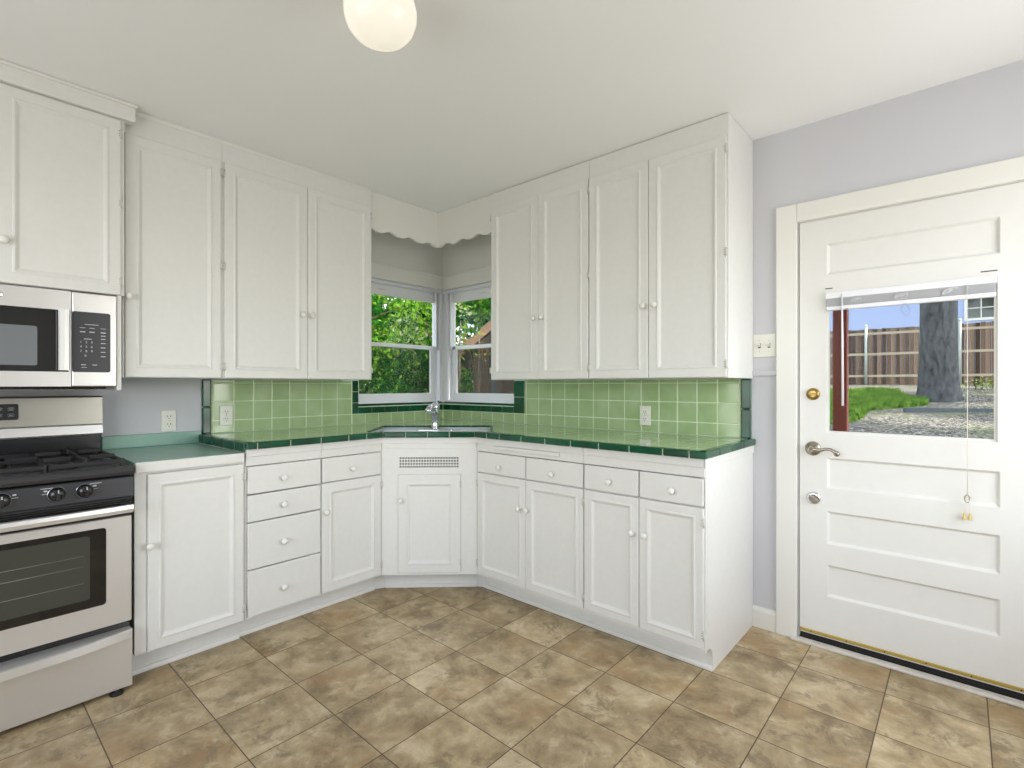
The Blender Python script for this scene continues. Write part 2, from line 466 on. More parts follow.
th.box((2.60, -.042, 0), (3.48, -.002, .014), M['sill'], .004).box((2.626, -.002, 0), (3.456, .12, .008), M['black_gap'])  # black strip on the floor stands in for the gap's shade
struct('trim_5', th, label='worn white threshold strip under the door')

# ------------------------------------------------------------------ corner windows (recessed behind the tile plane)
def corner_window(n, run, left):
    """run coords: u along the wall, y outward positive; left window runs u -.80..0, right window u 0...79"""
    s = -1 if left else 1                      # direction away from the corner
    def bx(mb, ua, ub, z0, z1, ya, yb, mat=M['vinyl'], bv=.003): mb.box((s * ua, ya, z0), (s * ub, yb, z1), mat, bv)
    W = .80 if left else .79
    gu, gl = (.043, .097) if left else (.056, .113)            # where the upper and lower panes start
    su, sl = gu - .033, gl - .036
    fr = MB()
    bx(fr, -.03, su - .001, 1.085, 2.03, .03, .115)            # jamb at the corner
    bx(fr, W - .022, W, 1.085, 2.03, .03, .115)
    bx(fr, su - .001, W - .022, 1.999, 2.03, .03, .115)
    bx(fr, su - .001, W - .022, 1.085, 1.108, .03, .115)
    bx(fr, gu - .002, gu + .008, 1.10, 2.0, .026, .060)        # inner stop bead
    bx(fr, -.02, W, 2.000, 2.022, .012, .05)
    bx(fr, -.02, W, 1.090, 1.112, .010, .05)
    root = fr.build('window_%d' % n); root.matrix_world = RUN[run]
    root['kind'] = 'structure'
    root['label'] = 'white double-hung window %s of the kitchen corner' % ('on the left wall' if left else 'on the right wall')
    up = MB()
    for ua, ub, z0, z1 in ((su, gu, 1.525, 1.999), (W - .04, W - .022, 1.525, 1.999), (gu, W - .04, 1.921, 1.999), (gu, W - .04, 1.532, 1.557)):
        bx(up, ua, ub, z0, z1, .066, .09)
    u = up.build('upper_sash', root)
    g = MB(); bx(g, gu, W - .04, 1.557, 1.921, .076, .080, M['glass'], 0); g.build('pane', u)
    lo = MB()
    for ua, ub, z0, z1 in ((sl, gl, 1.108, 1.555), (W - .036, W - .022, 1.108, 1.555), (gl, W - .036, 1.108, 1.172), (su, W - .022, 1.526, 1.556)):
        bx(lo, ua, ub, z0, z1, .036, .062)
    l = lo.build('lower_sash', root)
    g = MB(); bx(g, gl, W - .036, 1.172, 1.526, .046, .050, M['glass'], 0); g.build('pane', l)
    sc = MB(); bx(sc, su, W - .022, 1.108, 1.53, .100, .102, M['screen'], 0); sc.build('insect_screen', root)
    lk = MB()
    um = .55 if left else .40
    bx(lk, um - .035, um + .035, 1.961, 1.966, .062, .068, M['hinge'], .002)
    lk.build('sash_latch', u)
corner_window(1, 'L', True)
corner_window(2, 'R', False)
# post where the two windows meet
struct('trim_6', MB().box((-.115, .031, 1.085), (-.031, .115, 2.03), M['vinyl']).cyl((-.026, .026, 1.10), (-.026, .026, 2.02), .007, M['vinyl'], 10), label='white post between the two corner windows')

# ------------------------------------------------------------------ cabinet parts
def knob_mb(mb, u, z, y, mat=None):
    return mb.lathe([(.009, 0), (.0075, .004), (.0065, .010), (.010, .014), (.0150, .018), (.0162, .0225), (.0140, .028), (.008, .0315), (0, .033)],
                    (u, y, z), (0, -1, 0), mat or M['porcelain'], 16, True, False)
def door_mb(u0, u1, z0, z1, yf, th=.016, ins=.05):
    mb = MB()
    def rg(i, d): return [(u, yf + d, z) for u, z in ((u0 + i, z0 + i), (u1 - i, z0 + i), (u1 - i, z1 - i), (u0 + i, z1 - i))]
    mb.rings([rg(0, th), rg(0, .004), (rg(.0015, .0012)), rg(.005, 0), rg(ins - .012, 0), rg(ins - .009, -.0022), rg(ins - .004, -.0025), rg(ins + .001, .0005), rg(ins + .008, .0062), rg(ins + .013, .0072)], M['cab'])
    return mb
def hinge_mb(u, z, y):
    mb = MB()
    mb.cyl((u, y - .0015, z - .020), (u, y - .0015, z + .020), .0032, M['hinge'], 8)
    mb.box((u - .010, y - .0012, z - .016), (u + .010, y + .001, z + .016), M['cab'], .0005)
    for dz in (-.011, 0, .011): mb.cyl((u - .0065, y - .001, z + dz), (u - .0065, y - .0018, z + dz), .0017, M['slot'], 6)
    return mb
def add_door(t, u0, u1, z0, z1, yf, hinge, knob, ins=.05, nh=2, label=None):
    d = t.part('door', door_mb(u0, u1, z0, z1, yf, ins=ins), label=label)
    if knob: t.part('knob', knob_mb(MB(), knob[0], knob[1], yf), d, 'round white porcelain knob')
    hu = u0 if hinge == 'l' else u1
    zs = [z0 + .06, z1 - .06] + ([(z0 + z1) / 2 + .02] if nh == 3 else [])
    for z in zs: t.part('hinge', hinge_mb(hu, z, yf), d)
    return d
def add_drawer(t, u0, u1, z0, z1, yf, knob, label=None):
    g = .0015
    d = t.part('drawer', MB().box((u0 + g, yf, z0 + g), (u1 - g, yf + .018, z1 - g), M['cab'], .004, 2).box((u0 + .02, yf + .018, z0 + .012), (u1 - .02, yf + .45, z1 - .02), M['cab_in']), label=label)
    t.part('knob', knob_mb(MB(), knob[0], knob[1], yf), d, 'round white porcelain knob')

FY = -.658                                       # front of lower doors, run coordinates
def frame_mb(u0, u1, z0, z1, openings, y0=FY + .010, y1=FY + .030):
    g = .0012
    return MB().plate((u0, u1, z0, z1), [(a - g, b + g, c - g, d + g) for a, b, c, d in openings], y0, y1, M['cab'])
def base_carcass(u0, u1, openends=(False, False), top=.926):
    mb = MB()
    mb.box((u0, FY + .030, .11), (u0 + .014, -.012, top), M['cab']).box((u1 - .014, FY + .030, .11), (u1, -.012, top), M['cab'])
    mb.box((u0 + .014, FY + .030, .11), (u1 - .014, -.012, .126), M['cab']).box((u0 + .014, -.02, .126), (u1 - .014, -.012, top), M['cab_in'])
    return mb
def toe_mb(u0, u1, y=-.56):
    mb = MB().box((u0, y, 0), (u1, y + .016, .11), M['cab'])
    mb.xprism([(y, .0), (y - .013, .0), (y - .013, .010), (y - .010, .017), (y - .003, .021), (y, .021)], u0, u1, M['trim'])
    mb.xprism([(y, .088), (y - .008, .09), (y - .012, .109), (y, .11)], u0, u1, M['cab'])
    return mb
def apron_mb(u0, u1, zt=.9255, zb=.846):
    mb = MB()
    mb.box((u0, FY - .004, zb + .042), (u1, FY + .012, zt), M['cab'], .003)
    mb.box((u0, FY + .003, zb), (u1, FY + .010, zb + .042), M['cab'], .002)
    return mb

# ---- laminate-topped base cabinet by the range
t = Thing('base_cabinet', 'white base cabinet with one tall door under the plain laminate counter beside the range', 'cabinet', 'L', (-2.02, -.33, 0))
U0, U1 = -2.240, -1.806
op = (-2.197, -1.814, .108, .858)
c = base_carcass(U0, U1 - .002, top=.875); t.part('carcass', c)
t.part('face_frame', frame_mb(U0, U1 - .001, .108, .875, [op], FY + .010, FY + .030))
add_door(t, *op, FY, 'r', (-2.190, .557), ins=.052)
t.part('toe_kick', toe_mb(U0, U1 - .002, -.575))

t = Thing('laminate_countertop', 'seafoam green laminate countertop between the range and the tiled counter', 'countertop', 'L', (-2.02, -.33, .876))
t.part('top', MB().box((-2.240, -.655, .876), (-1.8135, -.002, .9115), M['laminate'], .002))
t.part('edge_strip', MB().box((-2.240, -.668, .868), (-1.8135, -.655, .912), M['cab'], .004), label='white wooden edge strip')
t.part('upstand', MB().box((-2.240, -.020, .9115), (-1.797, -.001, .979), M['laminate'], .003), label='low seafoam laminate upstand')

# ---- drawer bank
t = Thing('drawer_cabinet', 'white base unit with a stack of four plain drawers left of the sink', 'cabinet', 'L', (-1.613, -.33, 0))
U0, U1 = -1.804, -1.4215
drs = [(-1.797, -1.424, .7065, .842), (-1.797, -1.424, .5715, .7035), (-1.797, -1.424, .342, .5685), (-1.797, -1.424, .115, .339)]
t.part('carcass', base_carcass(U0, U1)); t.part('face_frame', frame_mb(U0, U1, .108, .925, drs))
for d, kz, nm in zip(drs, (.770, .637, .450, .219), ('top shallow drawer', 'second shallow drawer', 'deep third drawer', 'deep bottom drawer')):
    add_drawer(t, *d, FY, (-1.626, kz), nm)
t.part('apron', apron_mb(U0, U1)); t.part('toe_kick', toe_mb(U0, U1))

# ---- drawer + door unit
t = Thing('base_cabinet', 'white base unit with one drawer over one panelled door, directly left of the sink corner', 'cabinet', 'L', (-1.23, -.33, 0))
U0, U1 = -1.4205, -1.040
dr = (-1.417, -1.047, .7085, .842); do = (-1.417, -1.047, .115, .7055)
t.part('carcass', base_carcass(U0, U1)); t.part('face_frame', frame_mb(U0, U1, .108, .925, [dr, do]))
add_drawer(t, *dr, FY, (-1.241, .768)); add_door(t, *do, FY, 'r', (-1.400, .552), ins=.055)
t.part('apron', apron_mb(U0, U1)); t.part('toe_kick', toe_mb(U0, -1.035))

# ---- sink cabinet on the diagonal
t = Thing('sink_cabinet', 'white diagonal corner cabinet under the sink with a perforated vent panel', 'cabinet', 'D', (DW / 2, .3, 0))
do = (.092, .463, .120, .7055); ve = (.098, .452, .742, .810)
t.part('face_frame', MB().plate((-.007, DW + .007, .108, .9255), [tuple(x + s * .0012 for x, s in zip(do, (-1, 1, -1, 1))), ve], .006, .024, M['cab']))
add_door(t, *do, 0.0005, 'r', (.109, .553), ins=.062)
nx, nz = 22, 4
us = [ve[0]]; 
for i in range(nx):
    p = (ve[1] - ve[0]) / nx; us += [ve[0] + i * p + p * .2, ve[0] + i * p + p * .8]
us.append(ve[1])
vs = [ve[2]]
for j in range(nz):
    p = (ve[3] - ve[2]) / nz; vs += [ve[2] + j * p + p * .2, ve[2] + j * p + p * .8]
vs.append(ve[3])
t.part('vent_grille', MB().grid(us, vs, lambda i, j: not (i % 2 == 1 and j % 2 == 1), .007, .009, M['cab']).box((ve[0] - .003, .0245, ve[2] - .003), (ve[1] + .003, .027, ve[3] + .003), M['slot']))  # dark sheet behind the holes stands in for the cavity's shade
ap = MB().box((-.001, -.004, .888), (DW + .001, .006, .9255), M['cab'], .003).box((.0, .002, .858), (DW, .006, .888), M['cab'], .002)
t.part('apron', ap)
t.part('carcass', MB().box((.03, .028, .11), (.044, .10, .84), M['cab_in']).box((DW - .044, .027, .11), (DW - .03, .10, .84), M['cab_in']).box((.044, .027, .11), (DW - .044, .55, .122), M['cab_in']).box((-.05, .55, .11), (DW + .05, .56, .74), M['cab_in']))
tk = MB().box((-.005, .098, 0), (DW + .005, .112, .108), M['cab'])
tk.box((.0, .086, 0), (DW, .098, .022), M['trim'], .004)
tk.prism([(-.072, .070), (-.004, .096), (-.004, .110), (-.076, .082)], 0, .108, M['cab']).prism([(DW + .052, .082), (DW + .056, .094), (DW + .004, .110), (DW + .004, .096)], 0, .108, M['cab'])
t.part('toe_kick', tk)

# ---- right run base units
for (U0, U1, ds, kn, dks, lab) in (
    (1.064, 1.8185, [(1.071, 1.4435), (1.4435, 1.817)], [(1.245, .768), (1.616, .773)], [1.393, 1.449], 'white base unit with two drawers over two doors, directly right of the sink corner'),
    (1.8195, 2.405, [(1.8215, 2.119), (2.119, 2.4165)], [(1.955, .774), (2.267, .775)], [2.079, 2.142], 'white base unit with two drawers over two doors, at the exposed end by the door')):
    t = Thing('base_cabinet', lab, 'cabinet', 'R', ((U0 + U1) / 2, -.33, 0))
    ops = []
    for a, b in ds: ops += [(a + .001, b - .001, .721, .8425), (a + .001, b - .001, .122, .716)]
    end = U1 > 2.3
    t.part('carcass', base_carcass(U0, U1))
    t.part('face_frame', frame_mb(U0, U1 + (.016 if end else 0), .108, .925, ops))
    for i, (o, k) in enumerate(zip(ops[0::2], kn)): add_drawer(t, *o, FY, (k[0] + .013, k[1]))
    for i, (o, ku) in enumerate(zip(ops[1::2], dks)):
        add_door(t, *o, FY, 'l' if i == 0 else 'r', (ku + .011, .556), ins=.046)
    ap = apron_mb(U0, U1 + (.014 if end else 0))
    t.part('apron', ap)
    t.part('toe_kick', toe_mb(U0 if end else 1.037, U1 + (.014 if end else 0)))
    if not end:
        t.part('pull_out_board', MB().box((1.215, FY - .012, .866), (1.672, FY + .003, .8865), M['cab'], .003), label='thin pull-out cutting board edge')
    else:
        e = MB(); poly = [(-.002, 0), (-.562, 0), (-.566, .06), (-.578, .095), (-.60, .11), (-.640, .112), (FY + .031, .116), (FY + .031, .9255), (-.002, .9255)]
        e.xprism(poly, 2.406, 2.421, M['cab'])
        e.box((2.421, FY - .004, .888), (2.427, -.002, .9255), M['cab'], .002)
        t.part('end_panel', e, label='plain white end panel with notched toe')

# ------------------------------------------------------------------ tiled countertop
CT = .957
t = Thing('tiled_countertop', 'sage green tiled countertop wrapping the corner with a dark green tile edge', 'countertop', 'W', (.9, -.8, .927))
n = Vector((math.sin(_ang), -math.cos(_ang), 0)); dv = Vector((math.cos(_ang), math.sin(_ang), 0))
fm = (_d0 + _d1) / 2 + n * .032                  # middle of the diagonal front edge
def on_diag(axis, val):
    s = (val - fm[axis]) / dv[axis]; return fm + dv * s
eL, eR = on_diag(0, .690), on_diag(1, -.690)
def SK(u, v): p = fm + dv * u - n * v; return (p.x, p.y)
HW, HF, HN = .372, .470, .062
hole = [SK(-HW, HN), SK(HW, HN), SK(HW, HF), SK(-HW, HF)]
INS = .012                                       # field stops short of the edge tiles
pL = on_diag(0, .690 - INS) - n * INS; pR = on_diag(1, -.690 + INS) - n * INS
pL = Vector((.690 - INS, eL.y + .005, 0)); pR = Vector((eR.x - .005, -.690 + INS, 0))
# split the slab into two halves that share the cut through the hole
hm0, hm1 = SK(0, HN), SK(0, HF)
front_mid = tuple((fm - n * INS)[:2])
back_mid = SK(0, 1.2)
top = MB()
mid_b = (0.002, -.002)
left = [(.002, -1.800), (.678, -1.800), (pL.x, pL.y), front_mid, hm0, hole[0], hole[3], hm1, mid_b]
right = [mid_b, hm1, hole[2], hole[1], hm0, front_mid, (pR.x, pR.y), (2.428, -.678), (2.424, -.002)]
for poly in (left, right): top.prism(poly, CT - .028, CT, M['counter'])
t.part('tile_top', top)
def edge_run(mb, p0, p1, cuts, drop=.030):
    """dark bullnose edge tiles from p0 to p1 (outer line); inner side lies to the left"""
    p0 = Vector(p0); p1 = Vector(p1); L = (p1 - p0).length; d = (p1 - p0) / L
    ang = math.atan2(d.y, d.x); mt = Matrix.Translation(p0) @ Matrix.Rotation(ang, 4, 'Z')
    cs = [0] + [c for c in cuts if .01 < c < L - .01] + [L]
    for a, b in zip(cs[:-1], cs[1:]):
        mb.box((a + .0006, 0, CT - drop), (b - .0006, .040, CT + .003), M['dktile'], .007, 3, mt)
    mb.box((.002, .004, CT - .028), (L - .002, .036, CT - .001), M['grout'], 0, 1, mt)
ed = MB()
edge_run(ed, (.002, -1.812, 0), (.654, -1.812, 0), [.08, .215, .37, .53], .0448)
edge_run(ed, (.654, -1.812, 0), (.690, -1.812, 0), [])
edge_run(ed, (.690, -1.812, 0), (.690, eL.y, 0), [.05, .212, .375, .537, .65])
edge_run(ed, eL, eR, [.128, .256, .384])
edge_run(ed, eR, (2.440, -.690, 0), [.098, .197, .359, .522, .684, .847, 1.009, 1.172, 1.29])
edge_run(ed, (2.440, -.690, 0), (2.436, -.002, 0), [.16, .32, .49, .65])
t.part('edge_tiles', ed, label='dark green glazed edge tiles')
sb = MB()
sk = [Vector((*h, 0)) for h in hole]
for a, b in ((sk[1], sk[2]), (sk[2], sk[3]), (sk[3], sk[0])):
    L = (b - a).length; d = (b - a) / L; ang = math.atan2(d.y, d.x); mt = Matrix.Translation(a) @ Matrix.Rotation(ang, 4, 'Z')
    k = max(1, round(L / .15))
    for i in range(k): sb.box((i * L / k + .001, -.003, CT - .006), ((i + 1) * L / k - .001, .014, CT + .005), M['dktile'], .005, 2, mt)
t.part('sink_border_tiles', sb, label='dark green tile border round the sink')

# ------------------------------------------------------------------ sink + faucet
mid = fm - n * ((HN + HF) / 2)
RUN['S'] = Matrix.Translation(Vector((fm.x, fm.y, 0))) @ Matrix.Rotation(_ang, 4, 'Z')   # y positive goes back from the front edge
t = Thing('kitchen_sink', 'pale enamel sink set below the tile on the diagonal of the counter', 'sink', 'S', (0, .27, .76))
def rrect(x0, x1, y0, y1, r, z, k=5):
    pts = []
    for cx, cy, a0 in ((x1 - r, y0 + r, -90), (x1 - r, y1 - r, 0), (x0 + r, y1 - r, 90), (x0 + r, y0 + r, 180)):
        for i in range(k + 1):
            a = R(a0 + 90 * i / k); pts.append((cx + r * math.cos(a), cy + r * math.sin(a), z))
    return pts
SZ = .934
bowl = MB()
x0, x1, y0, y1 = -HW + .003, HW - .003, HN + .003, HF - .018
bowl.rings([rrect(x0 - .002, x1 + .002, y0 - .002, y1 + .017, .01, CT - .007), rrect(x0, x1, y0, y1 + .015, .01, CT - .008), rrect(x0 + .004, x1 - .004, y0 + .004, y1 + .010, .01, SZ + .003), rrect(x0 + .008, x1 - .008, y0 + .006, y1 + .004, .012, SZ), rrect(x0 + .03, x1 - .03, y0 + .02, y1 - .075, .05, SZ), rrect(x0 + .036, x1 - .036, y0 + .026, y1 - .081, .05, SZ - .008),
            rrect(x0 + .05, x1 - .05, y0 + .04, y1 - .09, .05, SZ - .165), rrect(x0 + .09, x1 - .09, y0 + .07, y1 - .12, .04, SZ - .175)], M['sinksteel'], False, True, True)
t.part('basin', bowl)
t.part('drain', MB().lathe([(.045, 0), (.04, .003), (.02, .001), (0, .001)], (0, .23, SZ - .176), (0, 0, 1), M['chrome'], 18, True, False), label='chrome drain')
t = Thing('faucet', 'chrome single-handle faucet at the back of the corner sink', 'faucet', 'S', (-.01, .415, SZ))
fx, fyy = -.012, .412
pl = MB(); pl.rings([[(fx + a[0], fyy + a[1], z) for a in rrect(-.125 + i, .125 - i, -.028 + i, .028 - i, .026 - i, 0)] for z, i in ((SZ, 0), (SZ + .004, 0), (SZ + .009, .006))], M['chrome'], False, True, True)
t.part('base_plate', pl)
t.part('body', MB().lathe([(.032, 0), (.027, .010), (.023, .03), (.022, .080), (.027, .088), (.029, .12), (.027, .135)], (fx, fyy, SZ + .008), (0, 0, 1), M['chrome'], 20))
sp = [(fx, fyy - .01, SZ + .105), (fx - .006, fyy - .05, SZ + .138), (fx - .012, fyy - .095, SZ + .156), (fx - .016, fyy - .130, SZ + .156), (fx - .019, fyy - .150, SZ + .144)]
t.part('spout', MB().tube(sp, [.019, .019, .019, .020, .022], M['chrome'], 14).lathe([(.0235, 0), (.0235, .018), (.018, .023)], (fx - .020, fyy - .154, SZ + .148), (0, -.3, -1), M['chrome'], 14))
t.part('handle', MB().lathe([(.027, 0), (.031, .008), (.031, .022), (.024, .036), (.010, .044), (0, .045)], (fx, fyy, SZ + .141), (0, 0, 1), M['chrome'], 18).tube([(fx, fyy + .005, SZ + .172), (fx + .006, fyy + .04, SZ + .186), (fx + .010, fyy + .07, SZ + .190)], [.009, .007, .009], M['chrome'], 10))

# ------------------------------------------------------------------ tile backsplashes
SEAM_Z = [.958, 1.030, 1.140, 1.247, 1.268]
def field(mb, us, zs, u0, u1, z0, z1):
    cu = [u0] + [u for u in us if u0 + .004 < u < u1 - .004] + [u1]
    cz = [z0] + [z for z in zs if z0 + .004 < z < z1 - .004] + [z1]
    for a, b in zip(cu[:-1], cu[1:]):
        for c, d in zip(cz[:-1], cz[1:]): mb.tile(a, b, c, d, -.006, .0020, M['tile'], .0022, .0004)
def backsplash(run, lab, base, us, fields, darks, sill, grouts, endcol):
    t = Thing('tile_backsplash', lab, 'backsplash', run, base)
    g = MB()
    for a in grouts: g.box((a[0], -.0072, a[2]), (a[1], -.0005, a[3]), M['grout'])
    for a in sill: g.box((a[0], -.0116, 1.0785), (a[1], -.0005, 1.0842), M['grout'])
    t.part('grout_bed', g)
    f = MB()
    for a in fields: field(f, us, SEAM_Z, *a)
    t.part('field_tiles', f, label='sage green glazed field tiles')
    d = MB()
    for u0, u1, z0, z1, nu, nz in darks:
        for i in range(nu):
            for j in range(nz):
                d.tile(u0 + (u1 - u0) * i / nu, u0 + (u1 - u0) * (i + 1) / nu, z0 + (z1 - z0) * j / nz, z0 + (z1 - z0) * (j + 1) / nz, -.004, .008, M['dktile'])
    for u0, u1, k in sill:                      # sloped sill tiles under the window
        for i in range(k):
            a = u0 + (u1 - u0) * i / k + .0012; b = u0 + (u1 - u0) * (i + 1) / k - .0012
            d.xprism([(-.0105, 1.084), (-.0122, 1.085), (-.010, 1.087), (.028, 1.112), (.028, 1.0855), (-.0007, 1.0855), (-.0007, 1.084)], a, b, M['dktile'])
    t.part('border_tiles', d, label='dark green border tiles round the window')
    d = MB()
    u0, u1 = endcol
    for c, e in ((.960, 1.11), (1.112, 1.268)): d.box((u0, -.0165, c), (u1, -.0005, e), M['dktile'], .006, 3)
    t.part('end_tiles', d, label='dark green rounded tiles ending the backsplash')
usL = sorted(-.85 - .1105 * k for k in range(-9, 12))
usR = [1.687 + .1115 * k for k in range(-16, 8)]
backsplash('L', 'sage green tile backsplash on the left wall, between the laminate upstand and the corner', (-.9, 0, .957), usL,
           [(-1.746, -.845, .958, 1.268), (-.845, -.012, .958, 1.031)],
           [(-.845, -.797, 1.031, 1.268, 1, 3), (-.797, -.012, 1.031, 1.079, 7, 1)], [(-.797, -.004, 7)],
           [(-1.746, -.797, .958, 1.268), (-.797, -.001, .958, 1.0775)], (-1.792, -1.747))
backsplash('R', 'sage green tile backsplash on the right wall, from the corner to the back door', (1.2, 0, .957), usR,
           [(.892, 2.364, .958, 1.268), (.012, .892, .958, 1.031)],
           [(.790, .892, 1.031, 1.268, 1, 2), (.012, .790, 1.031, 1.079, 7, 1)], [(.004, .790, 7)],
           [(.79, 2.364, .958, 1.268), (.007, .79, .958, 1.0775)], (2.366, 2.414))

# ------------------------------------------------------------------ upper cabinets
UY = -.380
def upper_carcass(u0, u1, z0, yf, left_end=True, right_end=True):
    mb = MB(); zt = CZ - .008
    mb.box((u0, yf + .030, z0), (u0 + .014, -.008, zt), M['cab']).box((u1 - .014, yf + .030, z0), (u1, -.008, zt), M['cab'])
    mb.box((u0 + .014, yf + .030, z0 + .012), (u1 - .014, -.008, z0 + .026), M['cab']).box((u0 + .014, -.016, z0 + .026), (u1 - .014, -.008, zt), M['cab_in'])
    return mb
def upper(lab, run, u0, u1, doors, knobs, z0=1.270, zt=2.386, yf=UY, crown=(None, None), hinges=None, uend=0, moulding=True, knob_z=1.640):
    t = Thing('wall_cabinet', lab, 'cabinet', run, ((u0 + u1) / 2, yf / 2, z0))
    t.part('carcass', upper_carcass(u0, u1, z0, yf))
    ops = [(a + .001, b - .001, z0 + .001, zt) for a, b in doors]
    t.part('face_frame', MB().plate((u0, u1 + uend, z0 - .001, CZ - .004), [(a - .0012, b + .0012, c - .0012, d + .0012) for a, b, c, d in ops], yf + .010, yf + .030, M['cab']))
    for i, (o, k) in enumerate(zip(ops, knobs)):
        h = hinges[i] if hinges else ('l' if i == 0 else 'r')
        add_door(t, *o, yf, h, (k, knob_z) if k is not None else None, ins=.055, nh=3)
    cr = MB(); a, b = u0 + (crown[0] or 0), u1 + (crown[1] or 0)
    y = yf + .010
    cr.xprism([(y, CZ - .016), (y - .004, CZ - .016), (y - .006, CZ - .010), (y - .010, CZ - .006), (y - .012, CZ - .001), (y, CZ - .001)], a, b, M['trim'])
    if run == 'L': t.part('crown_moulding', cr)
    return t
t = upper('white wall cabinet over the microwave, deeper than its neighbours', 'L', -3.020, -2.228, [(-2.990, -2.632), (-2.632, -2.240)], [-2.66, -2.612], z0=1.634, zt=2.412, yf=-.425, knob_z=1.80)
t.part('frieze', MB().box((-3.020, -.440, 2.416), (-2.192, -.383, CZ - .002), M['cab'], .003).box((-3.020, -.448, CZ - .016), (-2.184, -.383, CZ - .001), M['trim'], .003))
t.part('side_panel', MB().box((-2.2565, -.422, 1.212), (-2.2395, -.008, 1.632), M['cab'], .002))
upper('tall narrow white wall cabinet with a single door, right of the microwave', 'L', -2.226, -1.811, [(-2.219, -1.816)], [-2.205], hinges=['r'])
upper('white wall cabinet with a pair of doors on the left wall, beside the corner window', 'L', -1.810, -.925, [(-1.803, -1.357), (-1.357, -.932)], [-1.392, -1.336])
upper('white wall cabinet with a pair of doors, right of the corner window', 'R', .908, 1.6675, [(.914, 1.307), (1.307, 1.666)], [1.283, 1.345])
t = upper('white wall cabinet with a pair of doors, at the outer end near the light switch', 'R', 1.669, 2.405, [(1.670, 2.027), (2.027, 2.415)], [2.005, 2.066], uend=.016)
t.part('end_panel', MB().box((2.406, UY + .031, 1.269), (2.421, -.001, CZ - .002), M['cab'], .002))

# ------------------------------------------------------------------ scalloped valance
t = Thing('scalloped_valance', 'white scalloped wooden valance spanning the corner above the window', 'valance', 'W', (.36, -.36, 2.24))
def valance_board(u0, u1, sgn):
    pts = []; N = 60
    for i in range(N + 1):
        u = u0 + (u1 - u0) * i / N; ph = abs(u - .36) / .165
        s = .5 - .5 * math.cos(2 * math.pi * ph)
        pts.append((u, 2.240 + .020 * s ** 1.4))
    return pts
for run, sgn in (('L', -1), ('R', 1)):
    pts = valance_board(.360, .921 if sgn < 0 else .905, 1)
    mb = MB(); mi = mb.mi(M['trim'])
    def P(u, y, z): return Vector((sgn * u, y, z))
    fr = []
    for y in (-.360, -.342):
        fr.append(([mb.bm.verts.new(P(u, y, z)) for u, z in pts], [mb.bm.verts.new(P(u, y, CZ - .002)) for u, z in pts]))
    for i in range(len(pts) - 1):
        for lo, hi in fr: mb.face((lo[i], lo[i + 1], hi[i + 1], hi[i]), mi)
        mb.face((fr[0][0][i], fr[1][0][i], fr[1][0][i + 1], fr[0][0][i + 1]), mi)
        mb.face((fr[0][1][i], fr[0][1][i + 1], fr[1][1][i + 1], fr[1][1][i]), mi)
    for i in (0, -1): mb.face((fr[0][0][i], fr[0][1][i], fr[1][1][i], fr[1][0][i]), mi)
    mb.bm.transform(RUN[run])
    t.part('board', mb)

# ------------------------------------------------------------------ outlets + switch
def receptacle(lab, run, u, z, ywall, w=.070, h=.114):
    t = Thing('wall_outlet', lab, 'outlet', run, (u, ywall, z))
    mb = MB().box((u - w / 2, ywall - .006, z - h / 2), (u + w / 2, ywall, z + h / 2), M['plate'], .003)
    t.part('cover_plate', mb)
    for dz in (.021, -.021):
        s = MB().lathe([(.0165, 0), (.0165, .0025), (.015, .0035)], (u, ywall - .006, z + dz), (0, -1, 0), M['plate'], 20)
        for du in (-.0065, .0065): s.box((u + du - .0013, ywall - .0100, z + dz - .001), (u + du + .0013, ywall - .009, z + dz + .008), M['slot'])
        s.cyl((u, ywall - .009, z + dz - .008), (u, ywall - .0100, z + dz - .008), .0026, M['slot'], 8)
        t.part('socket', s)
    t.part('screw', MB().cyl((u, ywall - .005, z), (u, ywall - .0075, z), .003, M['nickel'], 8))
receptacle('white outlet plate on the green tile at the left, just past the dark green border', 'L', -1.667, 1.058, -.0105)
receptacle('white outlet plate on the grey wall above the laminate upstand', 'L', -1.951, 1.042, 0)
receptacle('white outlet plate on the green tile of the right wall', 'R', 1.826, 1.055, -.0105)
t = Thing('light_switch', 'white double toggle switch plate on the wall beside the door casing', 'switch', 'R', (2.4755, 0, 1.435))
t.part('cover_plate', MB().box((2.422, -.006, 1.377), (2.529, 0, 1.493), M['plate'], .003))
for u, dz in ((2.453, -1), (2.498, -1)):
    s = MB().box((u - .006, -.0068, 1.423), (u + .006, -.004, 1.447), M['slot'])
    s.xprism([(-.006, 1.441), (-.019, 1.446), (-.020, 1.438), (-.006, 1.428)], u - .0045, u + .0045, M['plate'])
    s.cyl((u, -.005, 1.408), (u, -.0072, 1.408), .003, M['hinge'], 8).cyl((u, -.005, 1.462), (u, -.0072, 1.462), .003, M['hinge'], 8)
    t.part('toggle', s)

# ------------------------------------------------------------------ back door
D0, D1, DZ0, DZ1 = 2.634, 3.449, .040, 2.022
GL = (2.745, 3.333, 1.007, 1.668)
panels = [(2.748, 3.340, 1.756, 1.902), (2.748, 3.340, .748, .893), (2.748, 3.340, .484, .640), (2.748, 3.340, .236, .386)]
DT = .044
dm = MB().plate((D0, D1, DZ0, DZ1), [GL] + panels, 0, DT, M['door'])
for a, b, c, d in panels:                        # recessed panels with sloped edges
    def rg(i, y): return [(u, y, z) for u, z in ((a + i, c + i), (b - i, c + i), (b - i, d - i), (a + i, d - i))]
    dm.rings([rg(0, .0), rg(.004, .004), rg(.010, .012), rg(.014, .013)], M['door'], False, True)
    dm.rings([rg(0, DT), rg(.010, DT - .012)], M['door'], False, True)
a, b, c, d = GL                                  # glazing beads
for yy in (.010, .030):
    dm.plate((a, b, c, d), [(a + .010, b - .010, c + .010, d - .010)], yy, yy + .006, M['door'])
